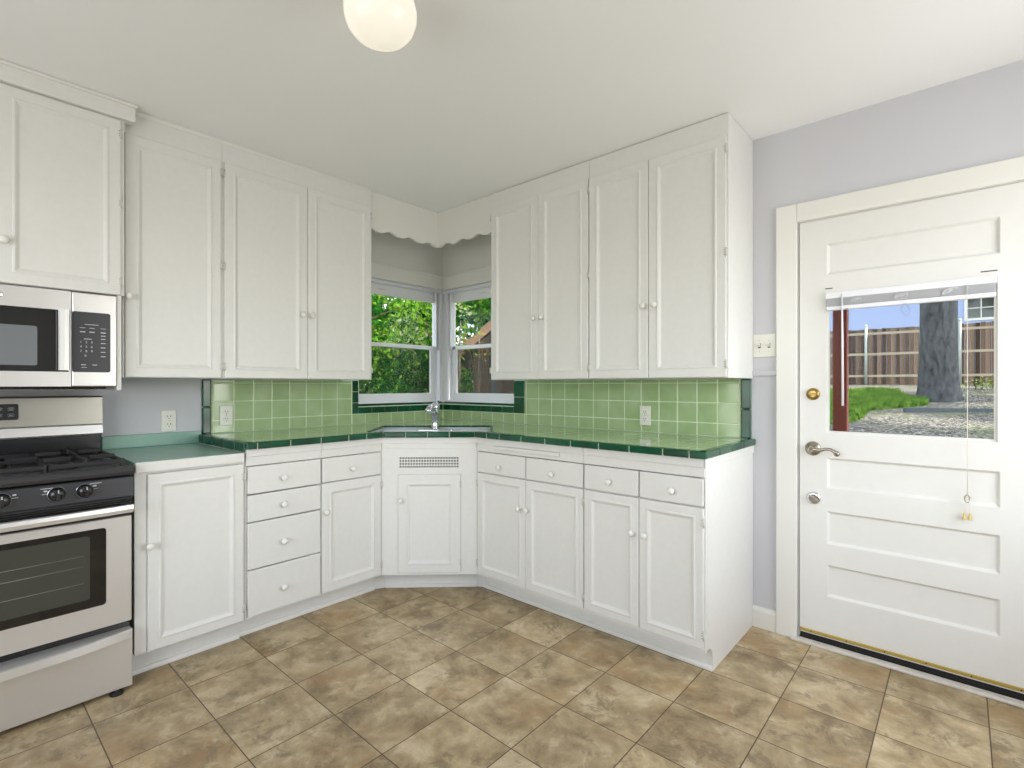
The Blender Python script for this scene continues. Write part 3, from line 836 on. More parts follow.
door = dm.build('door_1'); door['kind'] = 'structure'; door['label'] = 'white back door with a half-height window and recessed panels'
def dpart(name, mb, parent=door, label=None): return tag(mb.build(name, parent), label)
dpart('pane', MB().box((a + .001, .017, c + .001), (b - .001, .021, d - .001), M['glass']))
lk = MB(); cx, cz = 2.692, 1.192
lk.lathe([(.029, 0), (.029, .004), (.025, .009), (.012, .010)], (cx, 0, cz), (0, -1, 0), M['brass'], 24).box((cx - .020, -.020, cz - .006), (cx + .020, -.009, cz + .006), M['brass'], .004)
dpart('deadbolt_turn', lk, label='brass deadbolt thumb-turn')
cx, cz = 2.692, .931
hd = MB().lathe([(.034, 0), (.034, .004), (.030, .009), (.016, .012), (.013, .014), (.0125, .040)], (cx, 0, cz), (0, -1, 0), M['nickel'], 24)
h = dpart('door_handle', hd, label='satin nickel lever handle')
lv = MB().tube([(cx - .006, -.043, cz), (cx + .012, -.046, cz + .001), (cx + .035, -.046, cz - .002), (cx + .058, -.046, cz + .006), (cx + .078, -.045, cz + .006), (cx + .096, -.044, cz - .006), (cx + .103, -.043, cz - .013)],
                [.010, .0105, .0085, .007, .0068, .008, .010], M['nickel'], 12)
lv.lathe([(0, 0), (.011, .003), (.013, .010), (.010, .016), (0, .018)], (cx + .103, -.034, cz - .013), (0, -1, 0), M['nickel'], 14)
dpart('lever', lv, h)
cx, cz = 2.695, .694
lk = MB().lathe([(.030, 0), (.030, .005), (.026, .010), (.020, .0115)], (cx, 0, cz), (0, -1, 0), M['chrome'], 24)
lk.box((-.020, -.012, -.005), (.020, 0, .005), M['nickel'], .004, 2, Matrix.Translation((cx, -.0105, cz)) @ Matrix.Rotation(R(38), 4, 'Y'))
dpart('lock_turn', lk, label='chrome lock with a slanted thumb-turn')
sw = MB().box((D0 + .002, -.006, .046), (D1 - .002, 0, .062), M['brassy_strip'], .002)
for u in np.linspace(D0 + .05, D1 - .05, 6): sw.cyl((u, -.006, .054), (u, -.008, .054), .003, M['slot'], 6)
sw.box((D0 + .002, .002, .010), (D1 - .002, .016, .046), M['black_gap'])  # black strip below the brass is painted shade of the gap
dpart('door_sweep', sw, label='brass door sweep above a painted black gap')
tp = MB()
for u, z, w in ((2.757, 1.690, .030), (3.308, 1.690, .050)): tp.box((u - w / 2, -.0012, z - .002), (u + w / 2, .0008, z + .002), M['slot'])
dpart('screw_mark', tp)

# mini blind hung at the top of the door glass
t = Thing('mini_blind', 'raised white mini blind at the top of the back door window', 'blind', 'R', (3.04, -.01, 1.58))
b0, b1 = GL[0] + .002, GL[1] - .002
t.part('head_rail', MB().box((b0, -.024, 1.638), (b1, .008, 1.667), M['vinyl'], .002))
sl = MB()
for i in range(12):
    z = 1.605 + i * .0028; sl.box((b0 + .004, -.021 + rnd.uniform(-.001, .001), z), (b1 - .004, .005 + rnd.uniform(-.001, .001), z + .0011), M['vinyl'])
t.part('slat_stack', sl)
t.part('bottom_rail', MB().box((b0 + .003, -.021, 1.584), (b1 - .003, .005, 1.603), M['vinyl'], .003))
t.part('tilt_wand', MB().tube([(2.813, -.026, 1.655), (2.815, -.027, 1.45), (2.816, -.026, 1.14)], [.003, .0042, .005], M['vinyl'], 8))
cd = MB().tube([(3.243, -.026, 1.64), (3.243, -.027, 1.3), (3.243, -.027, .95), (3.243, -.022, .785)], .0013, M['cord'], 6)
cd.tube([(3.243, -.022, .785), (3.238, -.020, .74), (3.234, -.019, .71)], .0010, M['cord'], 6).tube([(3.243, -.022, .785), (3.249, -.020, .74), (3.251, -.019, .705)], .0010, M['cord'], 6)
t.part('pull_cord', cd)
kn = MB()
for k in range(3):
    kn.tube([(3.243 + .010 * math.cos(a) * (1 - .2 * k), -.022 + .006 * math.sin(a + k), .777 + .014 * math.sin(a) - .003 * k) for a in np.linspace(0, 6.2, 14)], .0016, M['nickel' if k == 1 else 'cord'], 6)
t.part('cord_knot', kn)
for u in (3.234, 3.251):
    t.part('tassel', MB().lathe([(.0025, 0), (.004, .005), (.0075, .024), (.0075, .027), (0, .027)], (u, -.019, .716), (0, 0, -1), M['tassel'], 12), label='small yellow cord tassel')
lc = MB()
for u in (2.86, 3.03, 3.18):                     # slack ladder cord tangled in front of the raised slats
    for k in range(4):
        a0 = rnd.uniform(0, 6); rx = rnd.uniform(.010, .024); rz = rnd.uniform(.006, .014); ou = rnd.uniform(-.012, .012)
        lc.tube([(u + ou + rx * math.cos(a0 + s), -.0255 - .0008 * k, 1.622 + rz * math.sin(a0 + s * 1.3)) for s in np.linspace(0, 5.6, 14)], .0009, M['vinyl'], 5)
for u, s in ((2.83, -1), (3.04, 1)):
    lc.tube([(u, -.024, 1.588), (u - .012 * s, -.026, 1.56), (u + .008, -.026, 1.53), (u + .02 * s, -.026, 1.555), (u + .004, -.024, 1.588)], .0007, M['slot'], 5)
t.part('ladder_cord', lc)

# ------------------------------------------------------------------ ceiling light
LX, LY = 1.905, -1.893
t = Thing('ceiling_light', 'white glass globe ceiling light with a white fitter', 'light', 'W', (LX, LY, CZ))
t.part('canopy', MB().lathe([(.078, 0), (.078, .010), (.070, .016), (.062, .020), (.062, .036), (.066, .040), (.066, .048)], (LX, LY, CZ - .001), (0, 0, -1), M['trim'], 32))
gz = CZ - .034
gp = [(.050, 0), (.052, .012), (.062, .020), (.086, .036), (.105, .062), (.113, .092), (.112, .118), (.102, .146), (.084, .168), (.058, .184), (.030, .192), (0, .1945)]
gp = [(r * .955, d * .975) for r, d in gp]
t.part('globe', MB().lathe(gp, (LX, LY, gz), (0, 0, -1), M['globe'], 40, True, False), label='opal white glass globe')
for k in range(3):
    a = R(41 + 120 * k); d = Vector((math.cos(a), math.sin(a), 0))
    t.part('set_screw', MB().cyl(Vector((LX, LY, CZ - .043)) + d * .05, Vector((LX, LY, CZ - .043)) + d * .078, .0035, M['slot'], 8))

# ------------------------------------------------------------------ gas range
t = Thing('gas_range', 'stainless gas range with black control panel and cooktop', 'range', 'L', (-2.636, -.35, 0))
RA, RB = -3.018, -2.254                           # left and right sides
RM = (RA + RB) / 2
t.part('body', MB().box((RA + .004, -.655, .030), (RB - .002, -.030, .890), M['blk'], .003))
for u, y in ((RA + .06, -.60), (RB - .055, -.696), (RA + .06, -.08), (RB - .05, -.08)):
    t.part('leveling_foot', MB().lathe([(.023, 0), (.023, .007), (.009, .010), (.008, .0145 if y < -.68 else .032)], (u, y, 0), (0, 0, 1), M['rubber'], 12))
ck = MB()
prof = [(-.035, .882), (-.690, .872), (-.712, .876), (-.716, .888), (-.708, .902), (-.690, .910), (-.660, .906), (-.640, .898), (-.110, .898), (-.090, .910), (-.035, .910)]
ck.xprism(prof, RA + .002, RB, M['blkpanel'])
t.part('cooktop', ck, label='black enamel cooktop')
for (bu, by) in ((RM + .19, -.50), (RM - .19, -.50), (RM + .19, -.24), (RM - .19, -.24), (RM, -.37)):
    bb = MB().lathe([(.050, 0), (.048, .008), (.040, .012)], (bu, by, .898), (0, 0, 1), M['nickel'], 20)
    bb.lathe([(.038, 0), (.038, .006), (.032, .010), (0, .011)], (bu, by, .910), (0, 0, 1), M['blk'], 20)
    t.part('burner', bb)
for (ga, gb) in ((RA + .025, RM - .130), (RM - .125, RM + .125), (RM + .130, RB - .025)):
    gm = MB(); gy0, gy1, z0, z1 = -.640, -.115, .920, .938
    bw = .006
    for u in (ga, gb): gm.box((u - bw, gy0, z0 - .006), (u + bw, gy1, z1 - .006), M['iron'], .003)
    for y in (gy0, gy1, (gy0 + gy1) / 2): gm.box((ga, y - bw, z0 - .006), (gb, y + bw, z1 - .006), M['iron'], .003)
    gc = (ga + gb) / 2
    for by in ((-.50, -.24) if gb - ga < .235 or abs(gc - RM) > .1 else (-.37,)):
        for dx, dy in ((1, 0), (-1, 0), (0, 1), (0, -1)):
            ex = (gb if dx > 0 else ga) if dx else gc
            ey = by + dy * .13 if dy else by
            L0 = .030
            p0 = Vector((gc + dx * L0, by + dy * L0, 0)); p1 = Vector((ex, ey, 0))
            q = [(p0.x, p0.y, z1), (p1.x, p1.y, z1)]
            lo = (min(p0.x, p1.x) - (bw if dy else 0), min(p0.y, p1.y) - (bw if dx else 0), z1 - .014)
            hi = (max(p0.x, p1.x) + (bw if dy else 0), max(p0.y, p1.y) + (bw if dx else 0), z1 + .004)
            gm.box(lo, hi, M['iron'], .003)
    for u in (ga, gb):
        for y in (gy0, gy1): gm.box((u - .008, y - .008, .897), (u + .008, y + .008, z1 - .004), M['iron'], .003)
    t.part('grate', gm, label='black cast-iron burner grate')
bk = MB()
bk.box((RA + .004, -.10, .905), (RB - .002, -.020, 1.172), M['blk'], .004)
bg = t.part('backguard', bk)
pn = MB()
pn.xprism([(-.100, 1.050), (-.112, 1.050), (-.104, 1.176), (-.096, 1.183), (-.03, 1.183), (-.03, 1.172), (-.100, 1.172)], RA + .004, RB + .001, M['dimsteel'])
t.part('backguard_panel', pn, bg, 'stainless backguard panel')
pn = MB()
pn.xprism([(-.100, .998), (-.122, .999), (-.130, 1.006), (-.123, 1.044), (-.1125, 1.051), (-.100, 1.051)], RA + .004, RB - .001, M['steel'], False)
t.part('backguard_ledge', pn, bg, 'bright stainless ledge')
dpz = MB().rings([[(p[0], y - (p[2] - 1.115) * -.063, p[2]) for p in [(q[0], 0, q[1]) for q in [(a[0], a[1]) for a in rrect(-2.722, -2.546, 1.082, 1.152, .008, 0)]]] for y in (-.106, -.1105)], M['blk'], False, True)
dp = t.part('display', dpz, bg, 'black clock display')
ic = MB()
for u in (-2.570, -2.606, -2.662, -2.698):
    for z in (1.103, 1.130):
        ic.tube([(u + .012 * math.cos(s), -.1120 + (z - 1.115) * .063, z + .006 * math.sin(s)) for s in np.linspace(.5, 2.6, 6)], .0007, M['mark'], 4)
        ic.tube([(u + .012 * math.cos(s), -.1120 + (z - 1.115) * .063, z + .006 * math.sin(s)) for s in np.linspace(3.7, 5.7, 6)], .0007, M['mark'], 4)
        ic.box((u - .006, -.1125 + (z - 1.115) * .063, z - .001), (u + .006, -.1110 + (z - 1.115) * .063, z + .001), M['mark'])
t.part('key_marking', ic, dp)
cp = MB().xprism([(-.655, .782), (-.698, .782), (-.704, .788), (-.700, .862), (-.694, .866), (-.655, .866)], RA + .002, RB, M['blkpanel'])
cpo = t.part('control_panel', cp, label='charcoal control panel')
for u in (-2.489, -2.408, RM, RM - .147, RM - .228):
    kb = MB().lathe([(.026, 0), (.026, .006), (.023, .010), (.021, .024), (.018, .028), (0, .029)], (u, -.702, .829), (0, -1, 0), M['blk'], 24)
    kb.box((u - .0055, -.746, .808), (u + .0055, -.722, .850), M['blk'], .003)
    kb.box((u - .0015, -.7468, .838), (u + .0015, -.745, .849), M['mark'])
    kb.lathe([(.0272, 0), (.0272, .003), (.0262, .004)], (u, -.7015, .829), (0, -1, 0), M['chrome'], 24)
    t.part('knob', kb, cpo)
mk = MB()
for u in (-2.520, -2.378, RM + .034, RM - .178, RM - .197):
    mk.box((u - .010, -.7035, .832), (u + .010, -.7015, .8335), M['mark']).box((u - .005, -.7035, .841), (u + .005, -.7015, .846), M['mark'])
for u in (-2.515, -2.375): mk.box((u - .018, -.7030, .852), (u + .018, -.7005, .854), M['mark'])
t.part('panel_marking', mk, cpo)
# oven door
od = MB()
od.box((RA + .006, -.690, .277), (RB - .004, -.655, .705), M['steel'], .004)
od.box((RA + .004, -.686, .705), (RB - .002, -.655, .762), M['blk'], .003)
odo = t.part('oven_door', od, label='stainless oven door')
gw = 2 * (RM - -2.341)
wn = MB().rings([[(p[0], y, p[1]) for p in [(a[0], a[1]) for a in rrect(2 * RM + 2.341, -2.341, .369, .672, .012, 0)]] for y in (-.688, -.6915)], M['ovglass'], False, True)
wo = t.part('oven_window', wn, odo, 'black oven window glass')
iw = MB().rings([[(p[0], y, p[1]) for p in [(a[0], a[1]) for a in rrect(2 * RM + 2.391, -2.391, .403, .650, .012, 0)]] for y in (-.6905, -.6922)], M['ovwin'], False, True)
t.part('inner_window', iw, wo)
rk = MB()
for z in (.470, .535, .575): rk.cyl((2 * RM + 2.41, -.6924, z), (-2.41, -.6924, z), .0011 if z != .535 else .0014, M['rackwire'], 6)
t.part('oven_rack', rk, wo)
hdm = MB()
pts = [(u, -.738 - .012 * (1 - ((u - RM) / .37) ** 2)) for u in np.linspace(RA + .012, RB - .010, 17)]
hdm.rings([[(u, y, .7265), (u, y - .010, .729), (u, y - .013, .743), (u, y - .010, .757), (u, y, .7595), (u, y + .010, .757), (u, y + .010, .729)] for u, y in pts], M['steel'], True, True, False)
for u in (RA + .03, RB - .03): hdm.box((u - .012, -.735, .732), (u + .012, -.686, .755), M['blk'], .003)
t.part('oven_handle', hdm, odo, 'stainless oven handle bar')
t.part('vent_trim', MB().box((RA + .004, -.690, .764), (RB - .002, -.655, .772), M['blk'], .002).box((RA + .004, -.694, .774), (RB - .002, -.655, .780), M['blkpanel'], .002))
dr = MB().box((RA + .006, -.700, .016), (RB - .003, -.655, .246), M['steel'], .004)
dro = t.part('storage_drawer', dr, label='stainless storage drawer')
lip = MB()
pts = []
for u in np.linspace(RA + .008, RB - .006, 25):
    s = 1 - ((u - RM) / .376) ** 2
    pts.append((u, -.700 - .046 * max(0, s) - .002))
lip.rings([[(u, y, .212), (u, y - .004, .214), (u, y - .002, .243), (u, y + .004, .246), (u, -.694, .246), (u, -.694, .212)] for u, y in pts], M['highlitsteel'], True, True, False)
t.part('drawer_handle', lip, dro, 'bowed stainless drawer pull')

# ------------------------------------------------------------------ microwave
t = Thing('microwave', 'over-the-range stainless microwave with a black keypad', 'microwave', 'L', (-2.64, -.2, 1.23))
MA, MBr = -3.018, -2.258; MZ0, MZ1 = 1.229, 1.629
t.part('body', MB().box((MA, -.395, MZ0 + .004), (MBr - .001, -.010, MZ1 - .001), M['blkpanel'], .003))
fs = MB()
fs.box((-2.4095, -.430, MZ0), (MBr, -.395, MZ1 - .002), M['steel'], .004)
side = t.part('control_side', fs, label='stainless control side of the microwave')
kp = MB().rings([[(p[0], y, p[1]) for p in rrect(-2.4085, -2.281, 1.290, 1.546, .008, 0)] for y in (-.429, -.4325)], M['blkpanel'], False, True)
kpo = t.part('keypad', kp, side, 'dark grey keypad')
df = MB()
df.plate((MA, -2.4115, MZ0, MZ1 - .002), [(MA + .05, -2.420, 1.290, 1.546)], -.430, -.397, M['steel'])
mdo = t.part('microwave_door', df, label='stainless framed microwave door')
wg = MB().box((MA + .05, -.428, 1.290), (-2.4125, -.398, 1.546), M['ovglass'], .002)
wgo = t.part('door_glass', wg, mdo, 'black door glass')
t.part('window', MB().rings([[(p[0], y, p[1]) for p in rrect(MA + .115, -2.516, 1.314, 1.473, .008, 0)] for y in (-.4275, -.4295)], M['mwwin'], False, True), wgo, 'grey see-through window')
hm = MB()
hm.rings([[(-2.456, -.455, z), (-2.452, -.462, z), (-2.437, -.466, z), (-2.422, -.462, z), (-2.418, -.455, z), (-2.420, -.448, z), (-2.454, -.448, z)] for z in (1.296, 1.42, 1.546)], M['steel'], True, True, False)
for z in (1.315, 1.527): hm.box((-2.448, -.45, z - .012), (-2.426, -.428, z + .012), M['steel'], .002)
t.part('handle', hm, mdo, 'vertical stainless handle')
bd = MB().lathe([(.012, 0), (.012, .002), (.010, .003), (0, .003)], (-2.625, -.430, 1.588), (0, -1, 0), M['chrome'], 20)
t.part('badge', bd, mdo, 'small round chrome badge')
un = MB().box((MA + .03, -.385, 1.218), (MBr - .03, -.06, MZ0 + .004), M['rubber'], .003)
for k in range(5): un.box((-2.50 + k * .04, -.36, 1.214), (-2.475 + k * .04, -.10, 1.218), M['nickel'], .001)
t.part('underside_grille', un)
ky = MB()
def kmark(u, z, w, h=.0022): ky.box((u - w / 2, -.4332, z - h / 2), (u + w / 2, -.4322, z + h / 2), M['mark'])
kmark(-2.345, 1.493, .046)
for z, h in ((1.478, .002), (1.461, .004)):
    for u in (-2.375, -2.344, -2.306): kmark(u, z, .018, h)
kmark(-2.358, 1.431, .026, .003)
for z in (1.447, 1.433, 1.415, 1.396, 1.377, 1.358): kmark(-2.306, z, .016, .003)
for u in (-2.372, -2.335): kmark(u, 1.321, .016, .003)
kmark(-2.37, 1.310, .018, .002)
t.part('key_marking', ky, kpo)
tc = bpy.data.curves.new('keypad_digits', 'FONT'); tc.body = '1   2   3\n4   5   6\n7   8   9\n    0'; tc.size = .0135; tc.space_line = 1.42; tc.extrude = .0002
tmp = bpy.data.objects.new('keypad_digits_curve', tc); COL.objects.link(tmp); bpy.context.view_layer.update()
dme = bpy.data.meshes.new_from_object(tmp.evaluated_get(bpy.context.evaluated_depsgraph_get())); dme.name = 'keypad_digits'
bpy.data.objects.remove(tmp); dme.materials.clear(); dme.materials.append(M['mark'])
to = bpy.data.objects.new('keypad_digits', dme); COL.objects.link(to); to.parent = kpo
to.matrix_local = Matrix.Translation(Vector((-2.384 + 2.64, -.4328 + .2, 1.413 - 1.23))) @ Matrix.Rotation(R(90), 4, 'X')

# ================================================================== outdoors
def gz_at(x, y): return -.15 + .0652 * max(0., y - .4) + (.03 * math.sin(x * .9) * math.sin(y * .7) if y > 4 else 0)
gm = MB(); mi = gm.mi(M['ground'])
xs = np.linspace(-26, 30, 57); ys = np.linspace(-14, 46, 61)
V = [[gm.bm.verts.new((x, y, gz_at(x, y))) for y in ys] for x in xs]
for i in range(len(xs) - 1):
    for j in range(len(ys) - 1): gm.face((V[i][j], V[i + 1][j], V[i + 1][j + 1], V[i][j + 1]), mi, True)
go = gm.build('ground'); go['kind'] = 'structure'; go['label'] = 'yard ground covered in leaf litter'
# unseen roof with sun-blocking eaves, and the porch roof the red post carries
struct('roof', MB().box((-.35, -4.9, CZ + .101), (4.9, .40, CZ + .22), M['eave']), label='unseen house roof with eaves sized to block the sun')
struct('porch_roof', MB().box((1.2, .41, CZ + .03), (5.6, 2.35, CZ + .15), M['eave']), label='porch roof outside the back door')
struct('porch_slab', MB().box((1.6, .125, -.20), (5.4, 2.15, -.03), M['paverconcrete']), label='porch slab outside the back door')
t = Thing('porch_post', 'red-brown painted porch post outside the back door', 'post', 'W', (2.512, 1.93, -.03))
t.part('shaft', MB().box((2.465, 1.885, -.03), (2.560, 1.975, CZ + .03), M['postpaint'], .006))
t.part('base_trim', MB().box((2.455, 1.875, -.03), (2.570, 1.985, .10), M['postpaint'], .006))

def leaves(name, mats, centres, per, size, parent, seed, flat=.5):
    """cloud of bent leaf blades; centres = [(x,y,z,radius)]"""
    rs = np.random.default_rng(seed); vs = []; fs = []; ms = []
    for ci, (cx, cy, cz, rad) in enumerate(centres):
        n_ = int(per * (rad / .6) ** 2)
        d = rs.normal(size=(n_, 3)); d /= np.linalg.norm(d, axis=1)[:, None]
        p = d * rad * (rs.random((n_, 1)) ** .45) * np.array([1, 1, .85]) + np.array([cx, cy, cz])
        for q in p:
            a = rs.normal(size=3); a /= np.linalg.norm(a); b = np.cross(a, rs.normal(size=3)); b /= np.linalg.norm(b)
            nn = np.cross(a, b); L = size * rs.uniform(.6, 1.3); W = L * flat
            k = len(vs)
            vs += [q - a * L * .5, q + b * W * .5 + nn * L * .06, q + a * L * .5, q - b * W * .5 + nn * L * .06]
            fs.append((k, k + 1, k + 2, k + 3)); ms.append(rs.choice(len(mats), p=[x[1] for x in mats]))
    me = bpy.data.meshes.new(name); me.from_pydata([tuple(v) for v in vs], [], fs)
    for m, _ in mats: me.materials.append(m)
    me.polygons.foreach_set('material_index', np.array(ms, dtype=np.int32)); me.update()
    o = bpy.data.objects.new(name, me); COL.objects.link(o); o.parent = parent
    return o
def at(px, d, z=None):
    """a point d metres ahead of the camera on the column px of the photograph (plan position only)"""
    yaw = R(41.47); a = (px - 512) / 508.5
    return 3.225 + d * (-math.sin(yaw) + a * math.cos(yaw)), -2.785 + d * (math.cos(yaw) + a * math.sin(yaw))

def tree(name, label, x, y, h, trunk_r, blobs, per, size, mats, seed, cat='tree', bark='bark2', group=None):
    g = gz_at(x, y)
    t = Thing(name, label, cat, 'W', (x, y, g), group)
    tr = MB()
    tr.tube([(x, y, g - .1), (x + .02, y, g + .15 * h), (x - .05, y + .04, g + .5 * h), (x + .03, y, g + .9 * h)], [trunk_r * 1.3, trunk_r, trunk_r * .8, trunk_r * .3], M[bark], 10)
    rs = random.Random(seed)
    for b in blobs[:6]: tr.tube([(x, y, g + h * rs.uniform(.35, .6)), ((x + b[0]) / 2, (y + b[1]) / 2, (g + h * .5 + b[2]) / 2 + .1), (b[0], b[1], b[2])], [trunk_r * .3, trunk_r * .2, trunk_r * .1], M[bark], 6)
    t.part('trunk', tr)
    o = leaves('foliage', mats, [(b[0] - x, b[1] - y, b[2] - g, b[3]) for b in blobs], per, size, t.o, seed)
    return t
def blobcloud(x, y, z0, z1, spread, rad, n_, seed):
    rs = random.Random(seed); out = []
    for i in range(n_):
        out.append((x + rs.uniform(-spread, spread), y + rs.uniform(-spread, spread), rs.uniform(z0, z1), rad * rs.uniform(.6, 1.15)))
    return out
GM = [(M['leaf'], .85), (M['leafy'], .15)]; GD = [(M['leafd'], .75), (M['leaf'], .25)]
def tree_at(name, label, trunk, crown, h, r, z0, z1, spread, rad, n_, per, size, mats, seed):
    cx, cy = at(*crown); x, y = at(*trunk)
    return tree(name, label, x, y, h, r, blobcloud(cx, cy, z0, z1, spread, rad, n_, seed), per, size, mats, seed)
tree_at('leafy_tree', 'bright green leafy tree nearest the left corner window', (340, 8.6), (392, 8.4), 4.0, .07, 1.5, 3.1, .62, .40, 17, 190, .115, [(M['leaf'], .8), (M['leafd'], .2)], 3)
tree_at('leafy_tree', 'leafy tree with pale leaves beside the post of the corner window', (444, 10.0), (430, 9.8), 4.6, .06, 1.7, 3.6, .5, .38, 13, 190, .115, [(M['leaf'], .45), (M['leafy'], .55)], 4)
tree_at('leafy_tree', 'dense dark green tree far behind the left corner window', (352, 12.5), (395, 12.5), 6.5, .12, .6, 3.6, 1.5, .8, 40, 150, .18, GD, 5)
tree_at('leafy_tree', 'tall green tree farthest behind the corner windows', (500, 17.0), (440, 16.5), 8.0, .18, .6, 6.6, 2.6, 1.1, 60, 130, .22, [(M['leafd'], .5), (M['leaf'], .5)], 6)
x, y = at(395, 6.9); tree('shrub', 'dark green shrub under the left corner window', x, y, 1.3, .03, blobcloud(x, y, .2, 1.28, .7, .35, 20, 7), 220, .08, GD, 7, 'shrub')
x, y = at(459, 7.3); tree('shrub', 'green shrub against the shed outside the right corner window', x, y, 2.4, .03, blobcloud(x, y, .3, 2.3, .22, .24, 15, 8), 130, .075, [(M['leaf'], .55), (M['leafd'], .45)], 8, 'shrub')
x, y = at(478, 7.6); tree('shrub', 'yellowing vine clump under the shed roof', x, y, 2.2, .025, blobcloud(x, y, 1.65, 2.1, .3, .17, 9, 9), 120, .07, [(M['leaf'], .4), (M['leafbrown'], .6)], 9, 'shrub')
x, y = at(505, 7.4); tree('shrub', 'low green sprig in front of the shed wall', x, y, 1.1, .015, blobcloud(x, y, .5, 1.15, .08, .13, 5, 10), 60, .08, [(M['leafy'], .5), (M['leafbrown'], .5)], 10, 'shrub')

# shed seen through the right corner window
sx, sy = at(545, 10.0)
RUN['H'] = Matrix.Translation((sx, sy, 0)) @ Matrix.Rotation(R(41.47), 4, 'Z')
t = Thing('garden_shed', 'dark brown board shed with a pitched roof outside the right corner window', 'shed', 'H', (0, 0, -.1))
g0 = gz_at(sx, sy) - .3
pf = [(-1.30, g0), (1.30, g0), (1.30, 1.85), (0, 2.98), (-1.30, 1.85)]
w = MB(); w.rings([[(a, yy, b) for a, b in pf] for yy in (-1.5, 1.5)], M['shed']); t.part('wall', w)
rf = MB()
for s in (-1, 1):
    rf.rings([[(s * 0, yy, 3.02), (s * 1.62, yy, 1.62), (s * 1.62, yy, 1.72), (0, yy, 3.13)] for yy in (-1.95, 1.8)], M['roof'])
t.part('roof', rf)
rb = MB()
for s in (-1, 1): rb.rings([[(0, yy, 2.95), (s * 1.63, yy, 1.55), (s * 1.63, yy, 1.70), (0, yy, 3.11)] for yy in (-1.985, -1.951)], M['rake'])
t.part('rake_board', rb, label='lighter brown rake board')
vb = MB()
for u in (-.95, -.45, .1, .6): vb.box((u - .05, -1.525, g0), (u + .05, -1.501, 1.9), M['timber'])
t.part('batten', vb)

# back fence
FYW = 22.3
t = Thing('board_fence', 'tall weathered board fence at the back of the yard', 'fence', 'W', (3, FYW, gz_at(3, FYW)))
fz = gz_at(3, FYW)
bd = MB(); rs = random.Random(12); u = -8.0
while u < 13.0:
    w_ = .138; hgt = 2.24 + rs.uniform(-.025, .025)
    bd.box((u, FYW, fz - .1), (u + w_, FYW + .018, fz + hgt), M['fence']); u += .145
t.part('boards', bd)
for z in (.34, 1.22, 2.05):
    t.part('rail', MB().box((-8, FYW - .04, fz + z - .045), (13, FYW, fz + z + .045), M['rail']))
for px in (866, 960):
    a = (px - 512) / 508.5; d = (FYW - .06 + 2.785) / (math.cos(R(41.47)) + a * math.sin(R(41.47)))
    u, _ = at(px, d)
    t.part('post', MB().cyl((u, FYW - .07, fz - .1), (u, FYW - .07, fz + 2.36), .05, M['galv'], 10).lathe([(.06, 0), (.06, .03), (.02, .07), (0, .075)], (u, FYW - .07, fz + 2.35), (0, 0, 1), M['galv'], 10), label='galvanised metal fence post')
# house behind the fence
HY = 31.0
t = Thing('neighbor_house', 'pale blue house beyond the back fence', 'house', 'W', (3, HY, gz_at(3, HY)))
hz = gz_at(3, HY)
t.part('wall', MB().plate((-12, 14, hz - .3, hz + 5.6), [(3.45, 4.95, 4.55, 5.55)], HY, HY + .3, M['siding']).box((-12, HY + .31, hz - .3), (14, HY + 7, hz + 5.6), M['siding']))
wf = MB().plate((3.33, 5.07, 4.43, 5.67), [(3.45, 4.95, 4.55, 5.55)], HY - .05, HY + .02, M['trim'])
for k in (1, 2): wf.box((3.45 + .5 * k - .02, HY + .06, 4.55), (3.45 + .5 * k + .02, HY + .1, 5.55), M['trim'])
wf.box((3.45, HY + .06, 5.03), (4.95, HY + .1, 5.07), M['trim'])
wfo = t.part('window_frame', wf)
t.part('pane', MB().box((3.45, HY + .12, 4.55), (4.95, HY + .14, 5.55), M['ovwin']), wfo)
t.part('roof', MB().xprism([(HY - .7, hz + 5.5), (HY + 3.6, hz + 7.6), (HY + 7.6, hz + 5.6), (HY + 7.6, hz + 5.45), (HY + 3.6, hz + 7.4), (HY - .7, hz + 5.35)], -12.6, 14.6, M['roof']))

# big oak
ox, oy = at(938, 14.0)
og = gz_at(ox, oy)
t = Thing('oak_tree', 'large grey-barked oak trunk standing in the back yard', 'tree', 'W', (ox, oy, og))
tk = MB(); rgs = []; NN = 28; rs = np.random.default_rng(5)
ph = rs.uniform(0, 6.28, 5)
for z, r in ((-.15, .58), (.0, .52), (.12, .48), (.35, .45), (.8, .43), (1.6, .41), (2.6, .40), (3.6, .39), (5.0, .39), (6.5, .36)):
    fl = max(0, .5 - z) * .2
    rgs.append([(ox + math.cos(a) * r * (1 + fl * math.cos(5 * a + ph[0]) + .025 * math.cos(3 * a + ph[1]) + .018 * math.cos(9 * a + ph[2] + z)), oy + math.sin(a) * r * (1 + fl * math.cos(5 * a + ph[0]) + .025 * math.cos(3 * a + ph[1]) + .018 * math.cos(9 * a + ph[2] + z)), og + z) for a in np.linspace(0, 2 * math.pi, NN, endpoint=False)])
tk.rings(rgs, M['bark'], True, True, True)
t.part('trunk', tk)
br = MB()
for k in range(7):
    a = k * .9 + .3
    br.tube([(ox, oy, og + 5.6), (ox + math.cos(a) * 1.6, oy + math.sin(a) * 1.6, og + 7.0), (ox + math.cos(a) * 4, oy + math.sin(a) * 4, og + 8.2)], [.22, .16, .06], M['bark'], 8)
t.part('branches', br)
bl = [(o[0] - ox, o[1] - oy, o[2] - og, o[3]) for o in blobcloud(ox + 2.6, oy - .6, og + 7.0, og + 10.5, 6.8, 1.3, 66, 21)]
leaves('canopy', [(M['oakleaf'], 1.0)], bl, 110, .40, t.o, 22)

